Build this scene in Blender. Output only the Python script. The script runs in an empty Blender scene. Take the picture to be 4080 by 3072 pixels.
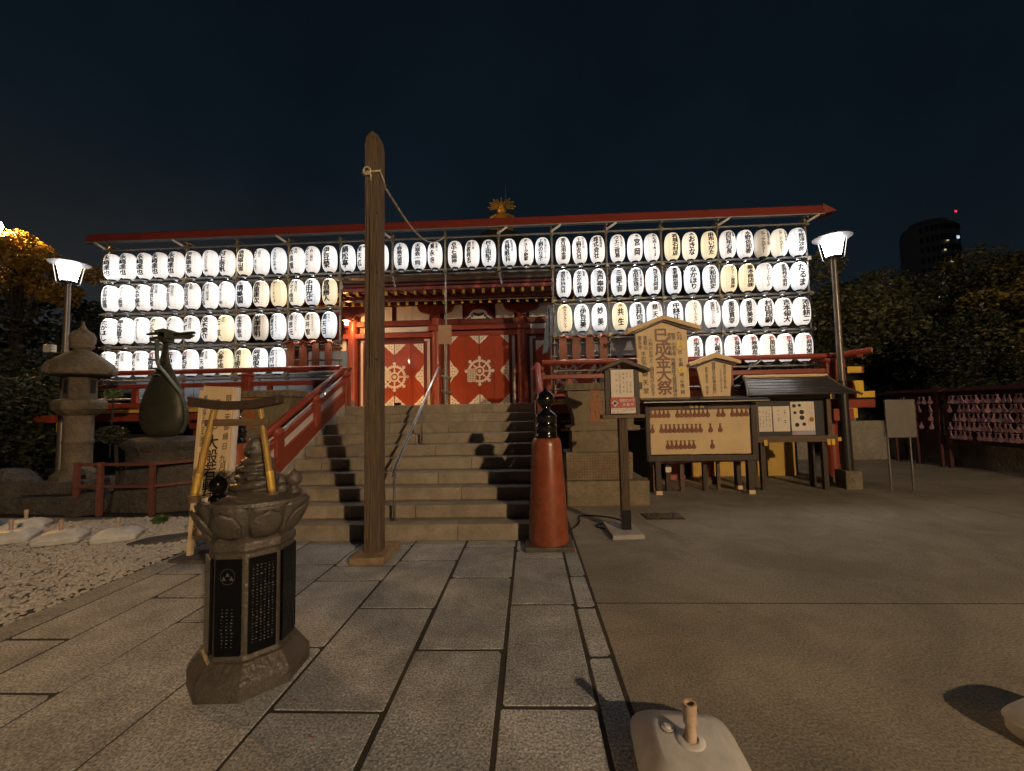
import bpy, bmesh, math, random
import numpy as np
from mathutils import Vector, Matrix
random.seed(7); rng = np.random.default_rng(7)
R = math.radians; PI = math.pi
sc = bpy.context.scene
COL = sc.collection
# ------------------------------------------------------------------ camera
cd = bpy.data.cameras.new('camera'); cam = bpy.data.objects.new('camera', cd); COL.objects.link(cam)
cd.sensor_width = 36; cd.sensor_fit = 'HORIZONTAL'; cd.lens = 36 * 1640 / 4080; cd.clip_start = 0.05; cd.clip_end = 900
yw, pt, rl = R(2.54), R(3.46), R(1.12)
fw = Vector((-math.sin(yw) * math.cos(pt), math.cos(yw) * math.cos(pt), math.sin(pt)))
r0 = Vector((math.cos(yw), math.sin(yw), 0)); d0 = fw.cross(r0)
rt = math.cos(rl) * r0 + math.sin(rl) * d0; dn = -math.sin(rl) * r0 + math.cos(rl) * d0
cam.matrix_world = Matrix(((rt.x, -dn.x, -fw.x, 0), (rt.y, -dn.y, -fw.y, 0), (rt.z, -dn.z, -fw.z, 1.6), (0, 0, 0, 1)))
sc.camera = cam
# ------------------------------------------------------------------ night sky
W = bpy.data.worlds.new('World'); sc.world = W; W.use_nodes = True
nt = W.node_tree; N = nt.nodes; Lk = nt.links; N.clear()
wo = N.new('ShaderNodeOutputWorld'); bg = N.new('ShaderNodeBackground'); Lk.new(bg.outputs[0], wo.inputs[0])
tc = N.new('ShaderNodeTexCoord'); sx = N.new('ShaderNodeSeparateXYZ'); Lk.new(tc.outputs['Generated'], sx.inputs[0])
cr = N.new('ShaderNodeValToRGB'); Lk.new(sx.outputs['Z'], cr.inputs[0])
e = cr.color_ramp.elements
e[0].position = 0.0; e[0].color = (.0095, .0130, .0160, 1)
e[1].position = 1.0; e[1].color = (.0028, .0055, .0095, 1)
for p_, c_ in ((.2, (.0066, .0118, .0165, 1)), (.45, (.0045, .0090, .0142, 1)), (.7, (.0034, .0066, .0112, 1))):
    q = cr.color_ramp.elements.new(p_); q.color = c_
# city glow towards the left (west)
dp = N.new('ShaderNodeVectorMath'); dp.operation = 'DOT_PRODUCT'; Lk.new(tc.outputs['Generated'], dp.inputs[0]); dp.inputs[1].default_value = (-.93, .35, .02)
mr = N.new('ShaderNodeMapRange'); Lk.new(dp.outputs['Value'], mr.inputs[0]); mr.inputs[1].default_value = .1; mr.inputs[2].default_value = 1.0; mr.inputs[3].default_value = 0; mr.inputs[4].default_value = 1; mr.interpolation_type = 'SMOOTHSTEP'
low = N.new('ShaderNodeMapRange'); low.interpolation_type = 'SMOOTHSTEP'; Lk.new(sx.outputs['Z'], low.inputs[0]); low.inputs[1].default_value = 0; low.inputs[2].default_value = .55; low.inputs[3].default_value = 1; low.inputs[4].default_value = 0
mm = N.new('ShaderNodeMath'); mm.operation = 'MULTIPLY'; Lk.new(mr.outputs[0], mm.inputs[0]); Lk.new(low.outputs[0], mm.inputs[1])
mg = N.new('ShaderNodeMix'); mg.data_type = 'RGBA'; mg.blend_type = 'ADD'; Lk.new(mm.outputs[0], mg.inputs[0]); Lk.new(cr.outputs[0], mg.inputs[6]); mg.inputs[7].default_value = (.024, .019, .014, 1)
cn_ = N.new('ShaderNodeTexNoise'); cn_.inputs['Scale'].default_value = 2.2; cn_.inputs['Detail'].default_value = 7; cn_.inputs['Roughness'].default_value = .6; Lk.new(tc.outputs['Generated'], cn_.inputs[0])
cm = N.new('ShaderNodeMapRange'); Lk.new(cn_.outputs[0], cm.inputs[0]); cm.inputs[1].default_value = .3; cm.inputs[2].default_value = .7; cm.inputs[3].default_value = .78; cm.inputs[4].default_value = 1.2
cv = N.new('ShaderNodeVectorMath'); cv.operation = 'SCALE'; Lk.new(mg.outputs[2], cv.inputs[0]); Lk.new(cm.outputs[0], cv.inputs['Scale'])
Lk.new(cv.outputs[0], bg.inputs[0]); bg.inputs[1].default_value = .85
sc.view_settings.view_transform = 'Standard'; sc.view_settings.look = 'None'; sc.view_settings.exposure = 0; sc.view_settings.gamma = 1
sc.view_settings.use_curve_mapping = False
sc.cycles.use_denoising = True; sc.cycles.max_bounces = 6; sc.cycles.use_light_tree = True
sc.cycles.sample_clamp_indirect = 4.0
WARM_LAMP = 5600.0       # radiance of the lamp standing behind the camera
WHITE_LAMP = 24.0
LANTERN = .87
FOOT_GLOW = 150.0            # hidden disc added in each lantern as its bulb, lighting the ground below

# ------------------------------------------------------------------ materials
def mat(name, col, rough=.6, metal=0.0, var=.25, scale=6, bump=0.0, bscale=40, bdist=.01, stretch=(1, 1, 1), col2=None, spec=.5, speck=0.0, sscale=180, coat=0.0, stain=0.0):
    m = bpy.data.materials.new(name); m.use_nodes = True
    t = m.node_tree; n = t.nodes; b = n['Principled BSDF']; b.inputs['Roughness'].default_value = rough; b.inputs['Metallic'].default_value = metal
    b.inputs['Specular IOR Level'].default_value = spec; b.inputs['Coat Weight'].default_value = coat
    tc = n.new('ShaderNodeTexCoord'); mp = n.new('ShaderNodeMapping'); mp.inputs['Scale'].default_value = stretch
    t.links.new(tc.outputs['Object'], mp.inputs[0])
    oi = n.new('ShaderNodeObjectInfo')
    ns = n.new('ShaderNodeTexNoise'); ns.inputs['Scale'].default_value = scale; ns.inputs['Detail'].default_value = 6; ns.inputs['Roughness'].default_value = .65
    t.links.new(mp.outputs[0], ns.inputs[0])
    rp = n.new('ShaderNodeMapRange'); t.links.new(ns.outputs[0], rp.inputs[0]); rp.inputs[1].default_value = .32; rp.inputs[2].default_value = .68
    mx = n.new('ShaderNodeMix'); mx.data_type = 'RGBA'; t.links.new(rp.outputs[0], mx.inputs[0])
    c2 = col2 or tuple(c * (1 - var) for c in col)
    mx.inputs[6].default_value = (*c2, 1); mx.inputs[7].default_value = (*col, 1)
    out = mx.outputs[2]
    hv = n.new('ShaderNodeHueSaturation'); ml = n.new('ShaderNodeMath'); ml.operation = 'MULTIPLY_ADD'; ml.inputs[1].default_value = var * .7; ml.inputs[2].default_value = 1 - var * .35
    t.links.new(oi.outputs['Random'], ml.inputs[0]); t.links.new(ml.outputs[0], hv.inputs['Value']); t.links.new(out, hv.inputs['Color']); out = hv.outputs[0]
    if stain:
        s3 = n.new('ShaderNodeTexNoise'); s3.inputs['Scale'].default_value = .8; s3.inputs['Detail'].default_value = 9; s3.inputs['Roughness'].default_value = .72; s3.inputs['Distortion'].default_value = 1.2
        t.links.new(tc.outputs['Object'], s3.inputs[0]); r3 = n.new('ShaderNodeMapRange'); t.links.new(s3.outputs[0], r3.inputs[0]); r3.inputs[1].default_value = .42; r3.inputs[2].default_value = .58; r3.inputs[3].default_value = 1 - stain; r3.inputs[4].default_value = 1.06
        m3 = n.new('ShaderNodeVectorMath'); m3.operation = 'SCALE'; t.links.new(out, m3.inputs[0]); t.links.new(r3.outputs[0], m3.inputs['Scale']); out = m3.outputs[0]
    if speck:
        s2 = n.new('ShaderNodeTexNoise'); s2.inputs['Scale'].default_value = sscale; s2.inputs['Detail'].default_value = 2; t.links.new(mp.outputs[0], s2.inputs[0])
        r2 = n.new('ShaderNodeMapRange'); t.links.new(s2.outputs[0], r2.inputs[0]); r2.inputs[1].default_value = .35; r2.inputs[2].default_value = .65; r2.inputs[3].default_value = 1 - speck; r2.inputs[4].default_value = 1 + speck
        m2 = n.new('ShaderNodeVectorMath'); m2.operation = 'SCALE'; t.links.new(out, m2.inputs[0]); t.links.new(r2.outputs[0], m2.inputs['Scale']); out = m2.outputs[0]
    t.links.new(out, b.inputs['Base Color'])
    if bump:
        bn = n.new('ShaderNodeTexNoise'); bn.inputs['Scale'].default_value = bscale; bn.inputs['Detail'].default_value = 5; t.links.new(mp.outputs[0], bn.inputs[0])
        bp = n.new('ShaderNodeBump'); bp.inputs['Strength'].default_value = bump; bp.inputs['Distance'].default_value = bdist
        t.links.new(bn.outputs[0], bp.inputs['Height']); t.links.new(bp.outputs[0], b.inputs['Normal'])
    return m
def emit(name, col, strength):
    m = bpy.data.materials.new(name); m.use_nodes = True; b = m.node_tree.nodes['Principled BSDF']
    b.inputs['Base Color'].default_value = (*[min(c * .8, .8) for c in col], 1); b.inputs['Emission Color'].default_value = (*col, 1); b.inputs['Emission Strength'].default_value = strength
    return m
def paper(name, col, strength, fall=.55, side=0.0):
    """lit lantern paper: brightest round the bulb in the middle, faint grey where the eight wires lie behind the paper"""
    m = bpy.data.materials.new(name); m.use_nodes = True; t = m.node_tree; n = t.nodes; b = n['Principled BSDF']
    b.inputs['Base Color'].default_value = (*[c * .75 for c in col], 1); b.inputs['Roughness'].default_value = .5; b.inputs['Emission Color'].default_value = (*col, 1)
    tc = n.new('ShaderNodeTexCoord'); s = n.new('ShaderNodeSeparateXYZ'); t.links.new(tc.outputs['Object'], s.inputs[0])
    def M(op, a, b_=None, c=None):
        q = n.new('ShaderNodeMath'); q.operation = op
        for i, v in enumerate((a, b_, c)):
            if v is None: continue
            if isinstance(v, (int, float)): q.inputs[i].default_value = v
            else: t.links.new(v, q.inputs[i])
        return q.outputs[0]
    oi0 = n.new('ShaderNodeObjectInfo')
    zc = M('MULTIPLY_ADD', oi0.outputs['Random'], .12, -.06)           # the bulb hangs a little higher or lower in each
    z2 = M('POWER', M('ABSOLUTE', M('MULTIPLY', M('SUBTRACT', s.outputs['Z'], zc), 1 / .34)), 2.2)
    glow = M('MULTIPLY_ADD', z2, -fall, 1.0)
    rib = M('SINE', M('MULTIPLY', s.outputs['Z'], 2 * PI / .024)); glow = M('MULTIPLY', glow, M('MULTIPLY_ADD', rib, .05, 1.0))
    nz = n.new('ShaderNodeTexNoise'); nz.inputs['Scale'].default_value = 7; t.links.new(tc.outputs['Object'], nz.inputs[0]); glow = M('MULTIPLY', glow, M('MULTIPLY_ADD', nz.outputs[0], .22, .89))
    ang = M('ARCTAN2', s.outputs['Y'], s.outputs['X'])
    w = M('ABSOLUTE', M('SUBTRACT', M('FRACT', M('MULTIPLY_ADD', ang, 4 / PI, .5)), .5))
    line = M('MULTIPLY_ADD', M('LESS_THAN', w, .04), -.45, 1.0)
    if side: glow = M('MULTIPLY', glow, M('MULTIPLY_ADD', s.outputs['X'], side, 1.0))
    oi = n.new('ShaderNodeObjectInfo')
    st = M('MULTIPLY', M('MULTIPLY', glow, line), M('MULTIPLY_ADD', oi.outputs['Random'], .25 * strength, strength * .85))
    t.links.new(st, b.inputs['Emission Strength'])
    return m
M_ = {}
M_['granite'] = mat('granite_paving', (.50, .51, .52), .6, stain=.22, var=.42, scale=3, bump=.6, bscale=60, bdist=.02, speck=.5, sscale=75)
M_['granite_dark'] = mat('granite_kerb', (.40, .385, .36), .7, var=.3, scale=5, bump=.8, bscale=90, bdist=.016, speck=.5, sscale=120)
M_['mortar'] = mat('joint_mortar', (.045, .038, .03), .9, var=.4, scale=20, bump=.5)
M_['concrete'] = mat('plaza_concrete', (.34, .30, .24), .7, stain=.2, var=.3, scale=.9, bump=.6, bscale=55, bdist=.015, speck=.35, sscale=75)
M_['concrete2'] = mat('patch_concrete', (.31, .275, .22), .75, var=.25, scale=2.5, bump=.3, speck=.15)
M_['soil'] = mat('dark_soil', (.05, .043, .035), .95, var=.5, scale=4, bump=.8, bscale=25, bdist=.05)
M_['pebble'] = mat('pebble_stone', (.76, .68, .61), .6, var=.35, scale=25, col2=(.42, .40, .38))
M_['step'] = mat('step_stone', (.35, .29, .215), .65, stain=.2, var=.3, scale=5, bump=.35, bscale=60, bdist=.008, speck=.16, sscale=160)
M_['wall_stone'] = mat('side_wall_stone', (.4, .38, .35), .75, var=.25, scale=4, bump=.4)
M_['carved'] = mat('carved_stone', (.10, .084, .068), .42, var=.45, scale=7, bump=.6, bscale=30, bdist=.02, speck=.25, sscale=110)
M_['lantern_stone'] = mat('weathered_lantern_stone', (.20, .16, .11), .85, var=.5, scale=4, bump=.8, bscale=18, bdist=.03, speck=.22, sscale=70)
M_['base_stone'] = mat('stele_stone', (.225, .18, .115), .8, var=.4, scale=5, bump=.7, bscale=22, bdist=.02, speck=.25, sscale=90)
M_['rock'] = mat('rough_rock', (.13, .11, .095), .85, var=.5, scale=5, bump=1, bscale=12, bdist=.06, speck=.3, sscale=50)
M_['blackstone'] = mat('polished_black_stone', (.004, .004, .005), .16, var=.1, spec=.22)
M_['engrave'] = mat('engraved_grey', (.10, .095, .09), .7)
M_['wood'] = mat('weathered_timber', (.155, .102, .062), .7, var=.5, scale=9, stretch=(6, 6, .35), bump=1.0, bscale=16, bdist=.02, col2=(.055, .036, .022))
M_['wood_sign'] = mat('pale_sign_board', (.74, .55, .32), .6, var=.14, scale=5, stretch=(6, 6, .5), bump=.12, bscale=20)
M_['wood_ema'] = mat('plain_panel_board', (.70, .52, .28), .6, var=.22, scale=2.5, bump=.1)
M_['block_wood'] = mat('dull_block_timber', (.36, .25, .15), .7, var=.45, scale=6, stretch=(.6, 4, 4), bump=.5, bscale=20, stain=.4)
M_['wood_dark'] = mat('dark_timber', (.055, .035, .022), .55, var=.5, scale=6, stretch=(4, 4, .6), bump=.4, bscale=20)
M_['wood_brown'] = mat('brown_timber', (.14, .085, .045), .6, var=.45, scale=6, stretch=(.6, 4, 4), bump=.4, bscale=18)
M_['plaque_red'] = mat('reddish_plaque_wood', (.21, .055, .022), .55, var=.35, scale=9, bump=.2)
M_['red'] = mat('vermilion_paint', (.30, .052, .026), .42, var=.2, scale=5, bump=.08, bscale=14, coat=.15)
M_['red_dark'] = mat('aged_red_paint', (.17, .026, .017), .45, var=.3, scale=4, bump=.12, bscale=14)
M_['red_door'] = mat('door_lacquer', (.38, .062, .024), .3, var=.15, scale=2, coat=.25)
M_['red_pink'] = mat('faded_red_paint', (.40, .10, .07), .55, var=.2, scale=5)
M_['fence_red'] = mat('rusty_fence_red', (.21, .075, .055), .7, var=.4, scale=10, bump=.3)
M_['newel'] = mat('newel_red_lacquer', (.31, .078, .034), .3, stain=.25, var=.35, scale=9, bump=.2, bscale=25, bdist=.006, coat=.25)
M_['black'] = mat('black_lacquer', (.006, .006, .007), .16, var=.1, coat=.5)
M_['plaster'] = mat('white_plaster', (.74, .70, .66), .75, var=.12, scale=5)
M_['white_panel'] = mat('white_panel_paint', (.68, .6, .58), .6, var=.12, scale=4)
M_['yellow'] = mat('yellow_end_paint', (.72, .46, .045), .5, var=.15, scale=6)
M_['ochre'] = mat('ochre_plaster', (.60, .38, .085), .75, var=.2, scale=2)
M_['fitting'] = mat('white_metal_fitting', (.86, .82, .76), .4, metal=.05, var=.15, scale=30, bump=.4, bscale=60)
M_['fitting_dark'] = mat('fitting_dark_grey', (.27, .22, .2), .5)  # even dark grey for fitting pattern, poster print and filler ring
M_['gold'] = mat('gilt_metal', (.80, .50, .10), .4, metal=.35, var=.35, scale=8, bump=.3, bscale=20)
M_['gold_base'] = mat('yellow_finial_base', (.50, .40, .10), .5, metal=.3, var=.25, scale=8)
M_['steel'] = mat('galvanised_pipe', (.25, .24, .22), .45, metal=.6, var=.35, scale=12, bump=.15, bscale=40)
M_['rust_clamp'] = mat('scaffold_clamp_metal', (.27, .23, .16), .5, metal=.6, var=.4, scale=30)
M_['chrome'] = mat('polished_handrail_steel', (.78, .77, .76), .3, metal=1.0, var=.05)
M_['plank'] = mat('grey_deck_plank', (.22, .235, .25), .5, metal=.4, var=.2, scale=8)
M_['tarp'] = mat('white_canvas_sheet', (.24, .23, .225), .6, var=.15, scale=1.5, bump=.5, bscale=3, bdist=.05)
M_['tarp_blue'] = mat('blue_grey_sheet', (.20, .25, .31), .5, var=.2, scale=1.2, bump=.5, bscale=3, bdist=.05)
M_['copper'] = mat('bronze_green_roof', (.07, .065, .035), .5, metal=.4, var=.4, scale=5)
M_['bronze'] = mat('green_patina_bronze', (.085, .08, .055), .45, metal=.35, var=.55, scale=4, bump=.4, bscale=14, col2=(.045, .05, .03))
M_['bronze_pale'] = mat('pale_patina', (.13, .16, .12), .45, metal=.3, var=.3, scale=5)
M_['umbrella'] = mat('white_plastic_base', (.80, .78, .76), .4, stain=.14, var=.22, scale=7, bump=.12, bscale=200)
M_['tube'] = mat('worn_plastic_tube', (.58, .42, .32), .45, var=.3, scale=25)
M_['pole_grey'] = mat('lamp_pole_paint', (.17, .145, .13), .35, metal=.4, var=.2, scale=8)
M_['pole_dark'] = mat('lamp_pole_dark_paint', (.035, .03, .028), .35, var=.3, scale=8)
M_['rope'] = mat('twisted_hemp_rope', (.6, .52, .4), .8, var=.4, scale=60, bump=.5)
M_['paper_notice'] = mat('notice_paper', (.72, .64, .54), .7, var=.08, scale=10)
M_['lilac'] = mat('poster_lilac_print', (.42, .36, .45), .7)
M_['ink'] = mat('brush_ink', (.018, .014, .012), .55, var=.3, scale=60)
M_['ink_red'] = mat('red_brush_ink', (.55, .015, .02), .55, var=.1)
M_['ink_brown'] = mat('brown_sign_ink', (.20, .055, .015), .5, var=.2, scale=30)
M_['ink_orange'] = mat('orange_carved_paint', (.40, .14, .045), .6, var=.3, scale=20)
M_['sign_red'] = mat('red_notice_print', (.40, .045, .03), .4, var=.1)
M_['ink_white'] = mat('white_print', (.72, .66, .6), .5, var=.05)
M_['roof_metal'] = mat('dark_roof_sheet', (.04, .035, .033), .36, metal=.3, var=.3, scale=10)
M_['canopy'] = mat('red_canopy_sheet', (.23, .035, .024), .5, var=.2, scale=3)
M_['grey_back'] = mat('grey_sign_back', (.16, .145, .125), .55, metal=.2, var=.2, scale=4)
M_['dark_void'] = mat('void_black', (.018, .016, .016), .8)  # near-black; the shade of open gaps is put into this colour
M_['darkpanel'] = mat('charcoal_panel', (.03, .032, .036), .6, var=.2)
M_['leaf'] = mat('leaf_green', (.042, .052, .018), .6, var=.6, scale=.9, col2=(.010, .014, .006))
M_['leaf_olive'] = mat('leaf_olive', (.10, .095, .03), .6, var=.6, scale=.8, col2=(.012, .014, .006))
M_['leaf_lamplit'] = mat('leaf_maple_lamplit', (.42, .26, .04), .5, var=.3, scale=1.1, col2=(.16, .11, .02))  # brighter maple leaf copy with the lamp's orange light in its colour
M_['leaf_yellow'] = mat('leaf_maple', (.30, .23, .05), .5, var=.5, scale=1.1, col2=(.02, .02, .008))
M_['bark'] = mat('tree_bark', (.045, .038, .032), .85, var=.4, scale=8, bump=.8, stretch=(2, 2, .5))
M_['shrub'] = mat('shrub_leaf', (.10, .15, .045), .5, var=.4, scale=5)
M_['cable'] = mat('black_rubber_cable', (.012, .012, .012), .5)
M_['tower'] = mat('tower_facade', (.20, .20, .22), .6, var=.3, scale=.05)
M_['ema'] = mat('pale_votive_wood', (.60, .33, .34), .6, var=.35, scale=6)
M_['ema_rack'] = mat('votive_rack_red', (.07, .018, .022), .6, var=.3)
M_['tinroof'] = mat('dim_roof_edge', (.03, .03, .033), .6, var=.3)
M_['blue_paint'] = mat('blue_carving_paint', (.02, .09, .16), .5)
LP = dict(w=paper('lit_white_paper', (1, .965, .945), LANTERN), b=paper('lit_cool_white_paper', (.93, .965, 1), LANTERN), c=paper('lit_cream_paper', (1, .85, .58), .80, .35),
          p=paper('lit_peach_paper', (1, .90, .76), .88, .4), d=paper('dim_grey_paper', (.95, .88, .78), .24, .3, side=2.6))
M_['foot_glow'] = emit('lantern_foot_glow', (1, .97, .93), FOOT_GLOW)
M_['cap'] = mat('black_lantern_cap', (.004, .004, .0045), .6, spec=.1)
M_['lampglass'] = emit('street_lamp_glass', (1, .985, .98), WHITE_LAMP)
M_['lampglass_warm'] = emit('warm_street_lamp_glass', (1, .71, .42), WARM_LAMP)
M_['lamphat'] = mat('white_lamp_hat', (.7, .68, .66), .4); M_['hat_enamel'] = mat('grey_hat_enamel', (.16, .15, .15), .5)
M_['bulb'] = emit('warm_bulb_glass', (1, .52, .16), 420.0)
M_['bulbw'] = emit('white_bulb_glass', (1, .9, .75), 25.0)
M_['sodium'] = emit('orange_lamp_glass', (1, .50, .12), 1900.0)
M_['win_white'] = emit('lit_window_white', (.75, .9, 1), .75)
M_['win_warm'] = emit('lit_window_warm', (1, .75, .45), .6)
M_['win_red'] = emit('red_beacon', (1, .04, .08), 1.2)

# ------------------------------------------------------------------ mesh builder
class MB:
    def __init__(s): s.v = []; s.f = []
    def add(s, vs, fs):
        o = len(s.v); s.v += [tuple(x) for x in vs]; s.f += [tuple(i + o for i in f) for f in fs]; return s
    def box(s, x0, x1, y0, y1, z0, z1, j=0.0):
        v = [(x, y, z) for z in (z0, z1) for y in (y0, y1) for x in (x0, x1)]
        if j: v = [tuple(c + random.uniform(-j, j) for c in p) for p in v]
        return s.add(v, [(0, 2, 3, 1), (4, 5, 7, 6), (0, 1, 5, 4), (2, 6, 7, 3), (0, 4, 6, 2), (1, 3, 7, 5)])
    def bar(s, p, q, w, h, up=(0, 0, 1), w2=None, h2=None):
        p, q = Vector(p), Vector(q); d = (q - p).normalized(); u = Vector(up); a = d.cross(u)
        if a.length < 1e-4: a = d.cross(Vector((0, 1, 0)))
        a.normalize(); b = a.cross(d).normalized(); vs = []
        for c, ww, hh in ((p, w, h), (q, w2 or w, h2 or h)):
            for sa, sb in ((-1, -1), (1, -1), (1, 1), (-1, 1)): vs.append(c + a * sa * ww / 2 + b * sb * hh / 2)
        return s.add(vs, [(3, 2, 1, 0), (4, 5, 6, 7), (0, 1, 5, 4), (1, 2, 6, 5), (2, 3, 7, 6), (3, 0, 4, 7)])
    def cyl(s, p, q, r, r2=None, n=12, cap=True):
        p, q = Vector(p), Vector(q); d = (q - p).normalized(); a = d.cross(Vector((0, 0, 1)))
        if a.length < 1e-4: a = Vector((1, 0, 0))
        a.normalize(); b = d.cross(a); r2 = r if r2 is None else r2; vs = []
        for c, rr in ((p, r), (q, r2)):
            for i in range(n):
                t = 2 * PI * i / n; vs.append(c + (a * math.cos(t) + b * math.sin(t)) * rr)
        fs = [(i, (i + 1) % n, n + (i + 1) % n, n + i) for i in range(n)]
        if cap: fs += [tuple(range(n - 1, -1, -1)), tuple(range(n, 2 * n))]
        return s.add(vs, fs)
    def tube(s, pts, r, n=8):
        pts = [Vector(p) for p in pts]; k = len(pts); vs = []; a0 = None
        for i, p in enumerate(pts):
            d = (pts[min(i + 1, k - 1)] - pts[max(i - 1, 0)]).normalized()
            if a0 is None:
                a0 = d.cross(Vector((0, 0, 1)));
                if a0.length < 1e-3: a0 = Vector((1, 0, 0))
            a = (a0 - d * a0.dot(d)).normalized(); a0 = a; b = d.cross(a); rr = r[i] if isinstance(r, (list, tuple)) else r
            for j in range(n):
                t = 2 * PI * j / n; vs.append(p + (a * math.cos(t) + b * math.sin(t)) * rr)
        fs = [(i * n + j, i * n + (j + 1) % n, (i + 1) * n + (j + 1) % n, (i + 1) * n + j) for i in range(k - 1) for j in range(n)]
        fs += [tuple(range(n - 1, -1, -1)), tuple(range((k - 1) * n, k * n))]
        return s.add(vs, fs)
    def lathe(s, prof, c, n=24, rot=0.0, fx=None, cap=True, sx=1.0, sy=1.0):
        vs = []
        for k, (r, z) in enumerate(prof):
            for i in range(n):
                t = 2 * PI * i / n + rot; rr = r * (fx(t, z) if fx else 1)
                vs.append((c[0] + rr * math.cos(t) * sx, c[1] + rr * math.sin(t) * sy, c[2] + z))
        m = len(prof); fs = [(k * n + i, k * n + (i + 1) % n, (k + 1) * n + (i + 1) % n, (k + 1) * n + i) for k in range(m - 1) for i in range(n)]
        if cap: fs += [tuple(range(n - 1, -1, -1)), tuple(range((m - 1) * n, m * n))]
        return s.add(vs, fs)
    def prism(s, poly, a0, a1, ax='y'):
        n = len(poly); P = {'y': lambda u, w, t: (u, t, w), 'x': lambda u, w, t: (t, u, w), 'z': lambda u, w, t: (u, w, t)}[ax]
        vs = [P(u, w, a0) for u, w in poly] + [P(u, w, a1) for u, w in poly]
        return s.add(vs, [tuple(range(n)), tuple(range(2 * n - 1, n - 1, -1))] + [(i, i + n, (i + 1) % n + n, (i + 1) % n) for i in range(n)])
    def build(s, name, m, parent=None, smooth=False, bevel=0, loc=None, bseg=2, auto=None):
        o = wloc(parent) if parent else Vector(loc or (0, 0, 0))
        me = bpy.data.meshes.new(name); me.from_pydata([(x - o.x, y - o.y, z - o.z) for x, y, z in s.v], [], s.f)
        bm = bmesh.new(); bm.from_mesh(me); bmesh.ops.recalc_face_normals(bm, faces=bm.faces); bm.to_mesh(me); bm.free()
        me.materials.append(M_[m] if isinstance(m, str) else m)
        ob = bpy.data.objects.new(name, me); COL.objects.link(ob)
        if parent: ob.parent = parent
        else: ob.location = o
        if smooth:
            for p in me.polygons: p.use_smooth = True
            if auto: me.set_sharp_from_angle(angle=R(auto))
        if bevel:
            b = ob.modifiers.new('bevel', 'BEVEL'); b.width = bevel; b.segments = bseg; b.limit_method = 'ANGLE'; b.angle_limit = R(40)
        return ob
def wloc(o):
    v = Vector((0, 0, 0))
    while o: v += o.location; o = o.parent
    return v
def tag(o, label, cat=None, group=None, kind=None):
    if label: o['label'] = label
    if cat: o['category'] = cat
    if group: o['group'] = group
    if kind: o['kind'] = kind
    return o
def thing(name, loc, label, cat, group=None):
    o = bpy.data.objects.new(name, None); COL.objects.link(o); o.location = loc; o.empty_display_size = .1; return tag(o, label, cat, group)
def struct(o): o['kind'] = 'structure'; return o
def copy_tree(o, parent=None):
    c = o.copy(); COL.objects.link(c)
    if parent: c.parent = parent
    for ch in list(o.children): copy_tree(ch, c)
    return c
def dup(o, loc, rz=None, label=None):
    c = copy_tree(o); c.location = loc
    if rz is not None: c.rotation_euler.z = rz
    if label: c['label'] = label
    return c

# ------------------------------------------------------------------ lettering
_gc = {}
def glyph(ch, bold=0):
    k = ch
    if k in _gc: return _gc[k]
    cu = bpy.data.curves.new('glyph', 'FONT'); cu.body = ch; cu.resolution_u = 2; cu.size = 1; cu.offset = 0
    ob = bpy.data.objects.new('glyph', cu); me = bpy.data.meshes.new_from_object(ob)
    bm = bmesh.new(); bm.from_mesh(me); bmesh.ops.triangulate(bm, faces=bm.faces)
    for x in np.arange(-.2, 1.3, .2): bmesh.ops.bisect_plane(bm, geom=bm.verts[:] + bm.edges[:] + bm.faces[:], plane_co=(float(x), 0, 0), plane_no=(1, 0, 0))
    for y in np.arange(-.2, 1.2, .35): bmesh.ops.bisect_plane(bm, geom=bm.verts[:] + bm.edges[:] + bm.faces[:], plane_co=(0, float(y), 0), plane_no=(0, 1, 0))
    bm.verts.index_update()
    vs = [(v.co.x, v.co.y) for v in bm.verts]; fs = [tuple(v.index for v in f.verts) for f in bm.faces]; bm.free()
    bpy.data.objects.remove(ob); bpy.data.curves.remove(cu); bpy.data.meshes.remove(me)
    _gc[k] = (vs, fs); return _gc[k]
def _em():
    vs, _ = glyph('国', 0.0); ys = [v[1] for v in vs]; return max(ys) - min(ys), (max(ys) + min(ys)) / 2
EMH, EMC = _em()
def put(mb, ch, u, w, size, mp, bold=.018, sy=1.0, slant=.06):
    """one character of height `size` centred on (u, w), carried onto a surface by mp"""
    if ch in ' 　': return
    vs, fs = glyph(ch, bold)
    if not vs: return
    xs = [v[0] for v in vs]; cx = (min(xs) + max(xs)) / 2; k = size / EMH
    e_ = bold * size * 1.1; lay = ((-e_, -e_ * .6, 0), (e_, -e_ * .6, .0002), (0, e_, .0004)) if bold > .007 else ((0, 0, 0),)
    for du, dw, dd in lay:
        out = []
        for x, y in vs:
            a, b = (x - cx) * k, (y - EMC) * k
            if ch in 'ー-～': a, b = -b * .9, -a
            b += a * slant
            out.append(mp(u + a + du, w + b * sy + dw, dd))
        mb.add(out, fs)
def column(mb, text, u, w0, w1, size, mp, bold=.018, sy=None, slant=.06):
    n = len(text); step = (w0 - w1) / n; sy = sy or min(1.25, step / size * .98)
    for i, ch in enumerate(text): put(mb, ch, u + random.uniform(-.02, .02) * size, w0 - step * (i + .5), size, mp, bold, sy, slant)
def row(mb, text, u0, u1, w, size, mp, bold=.01, sy=1):
    n = len(text); st = (u1 - u0) / n
    for i, ch in enumerate(text): put(mb, ch, u0 + st * (i + .5), w, size, mp, bold, sy, 0)
def plane_map(y): return lambda u, w, d=0: (u, y - d, w)

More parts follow.
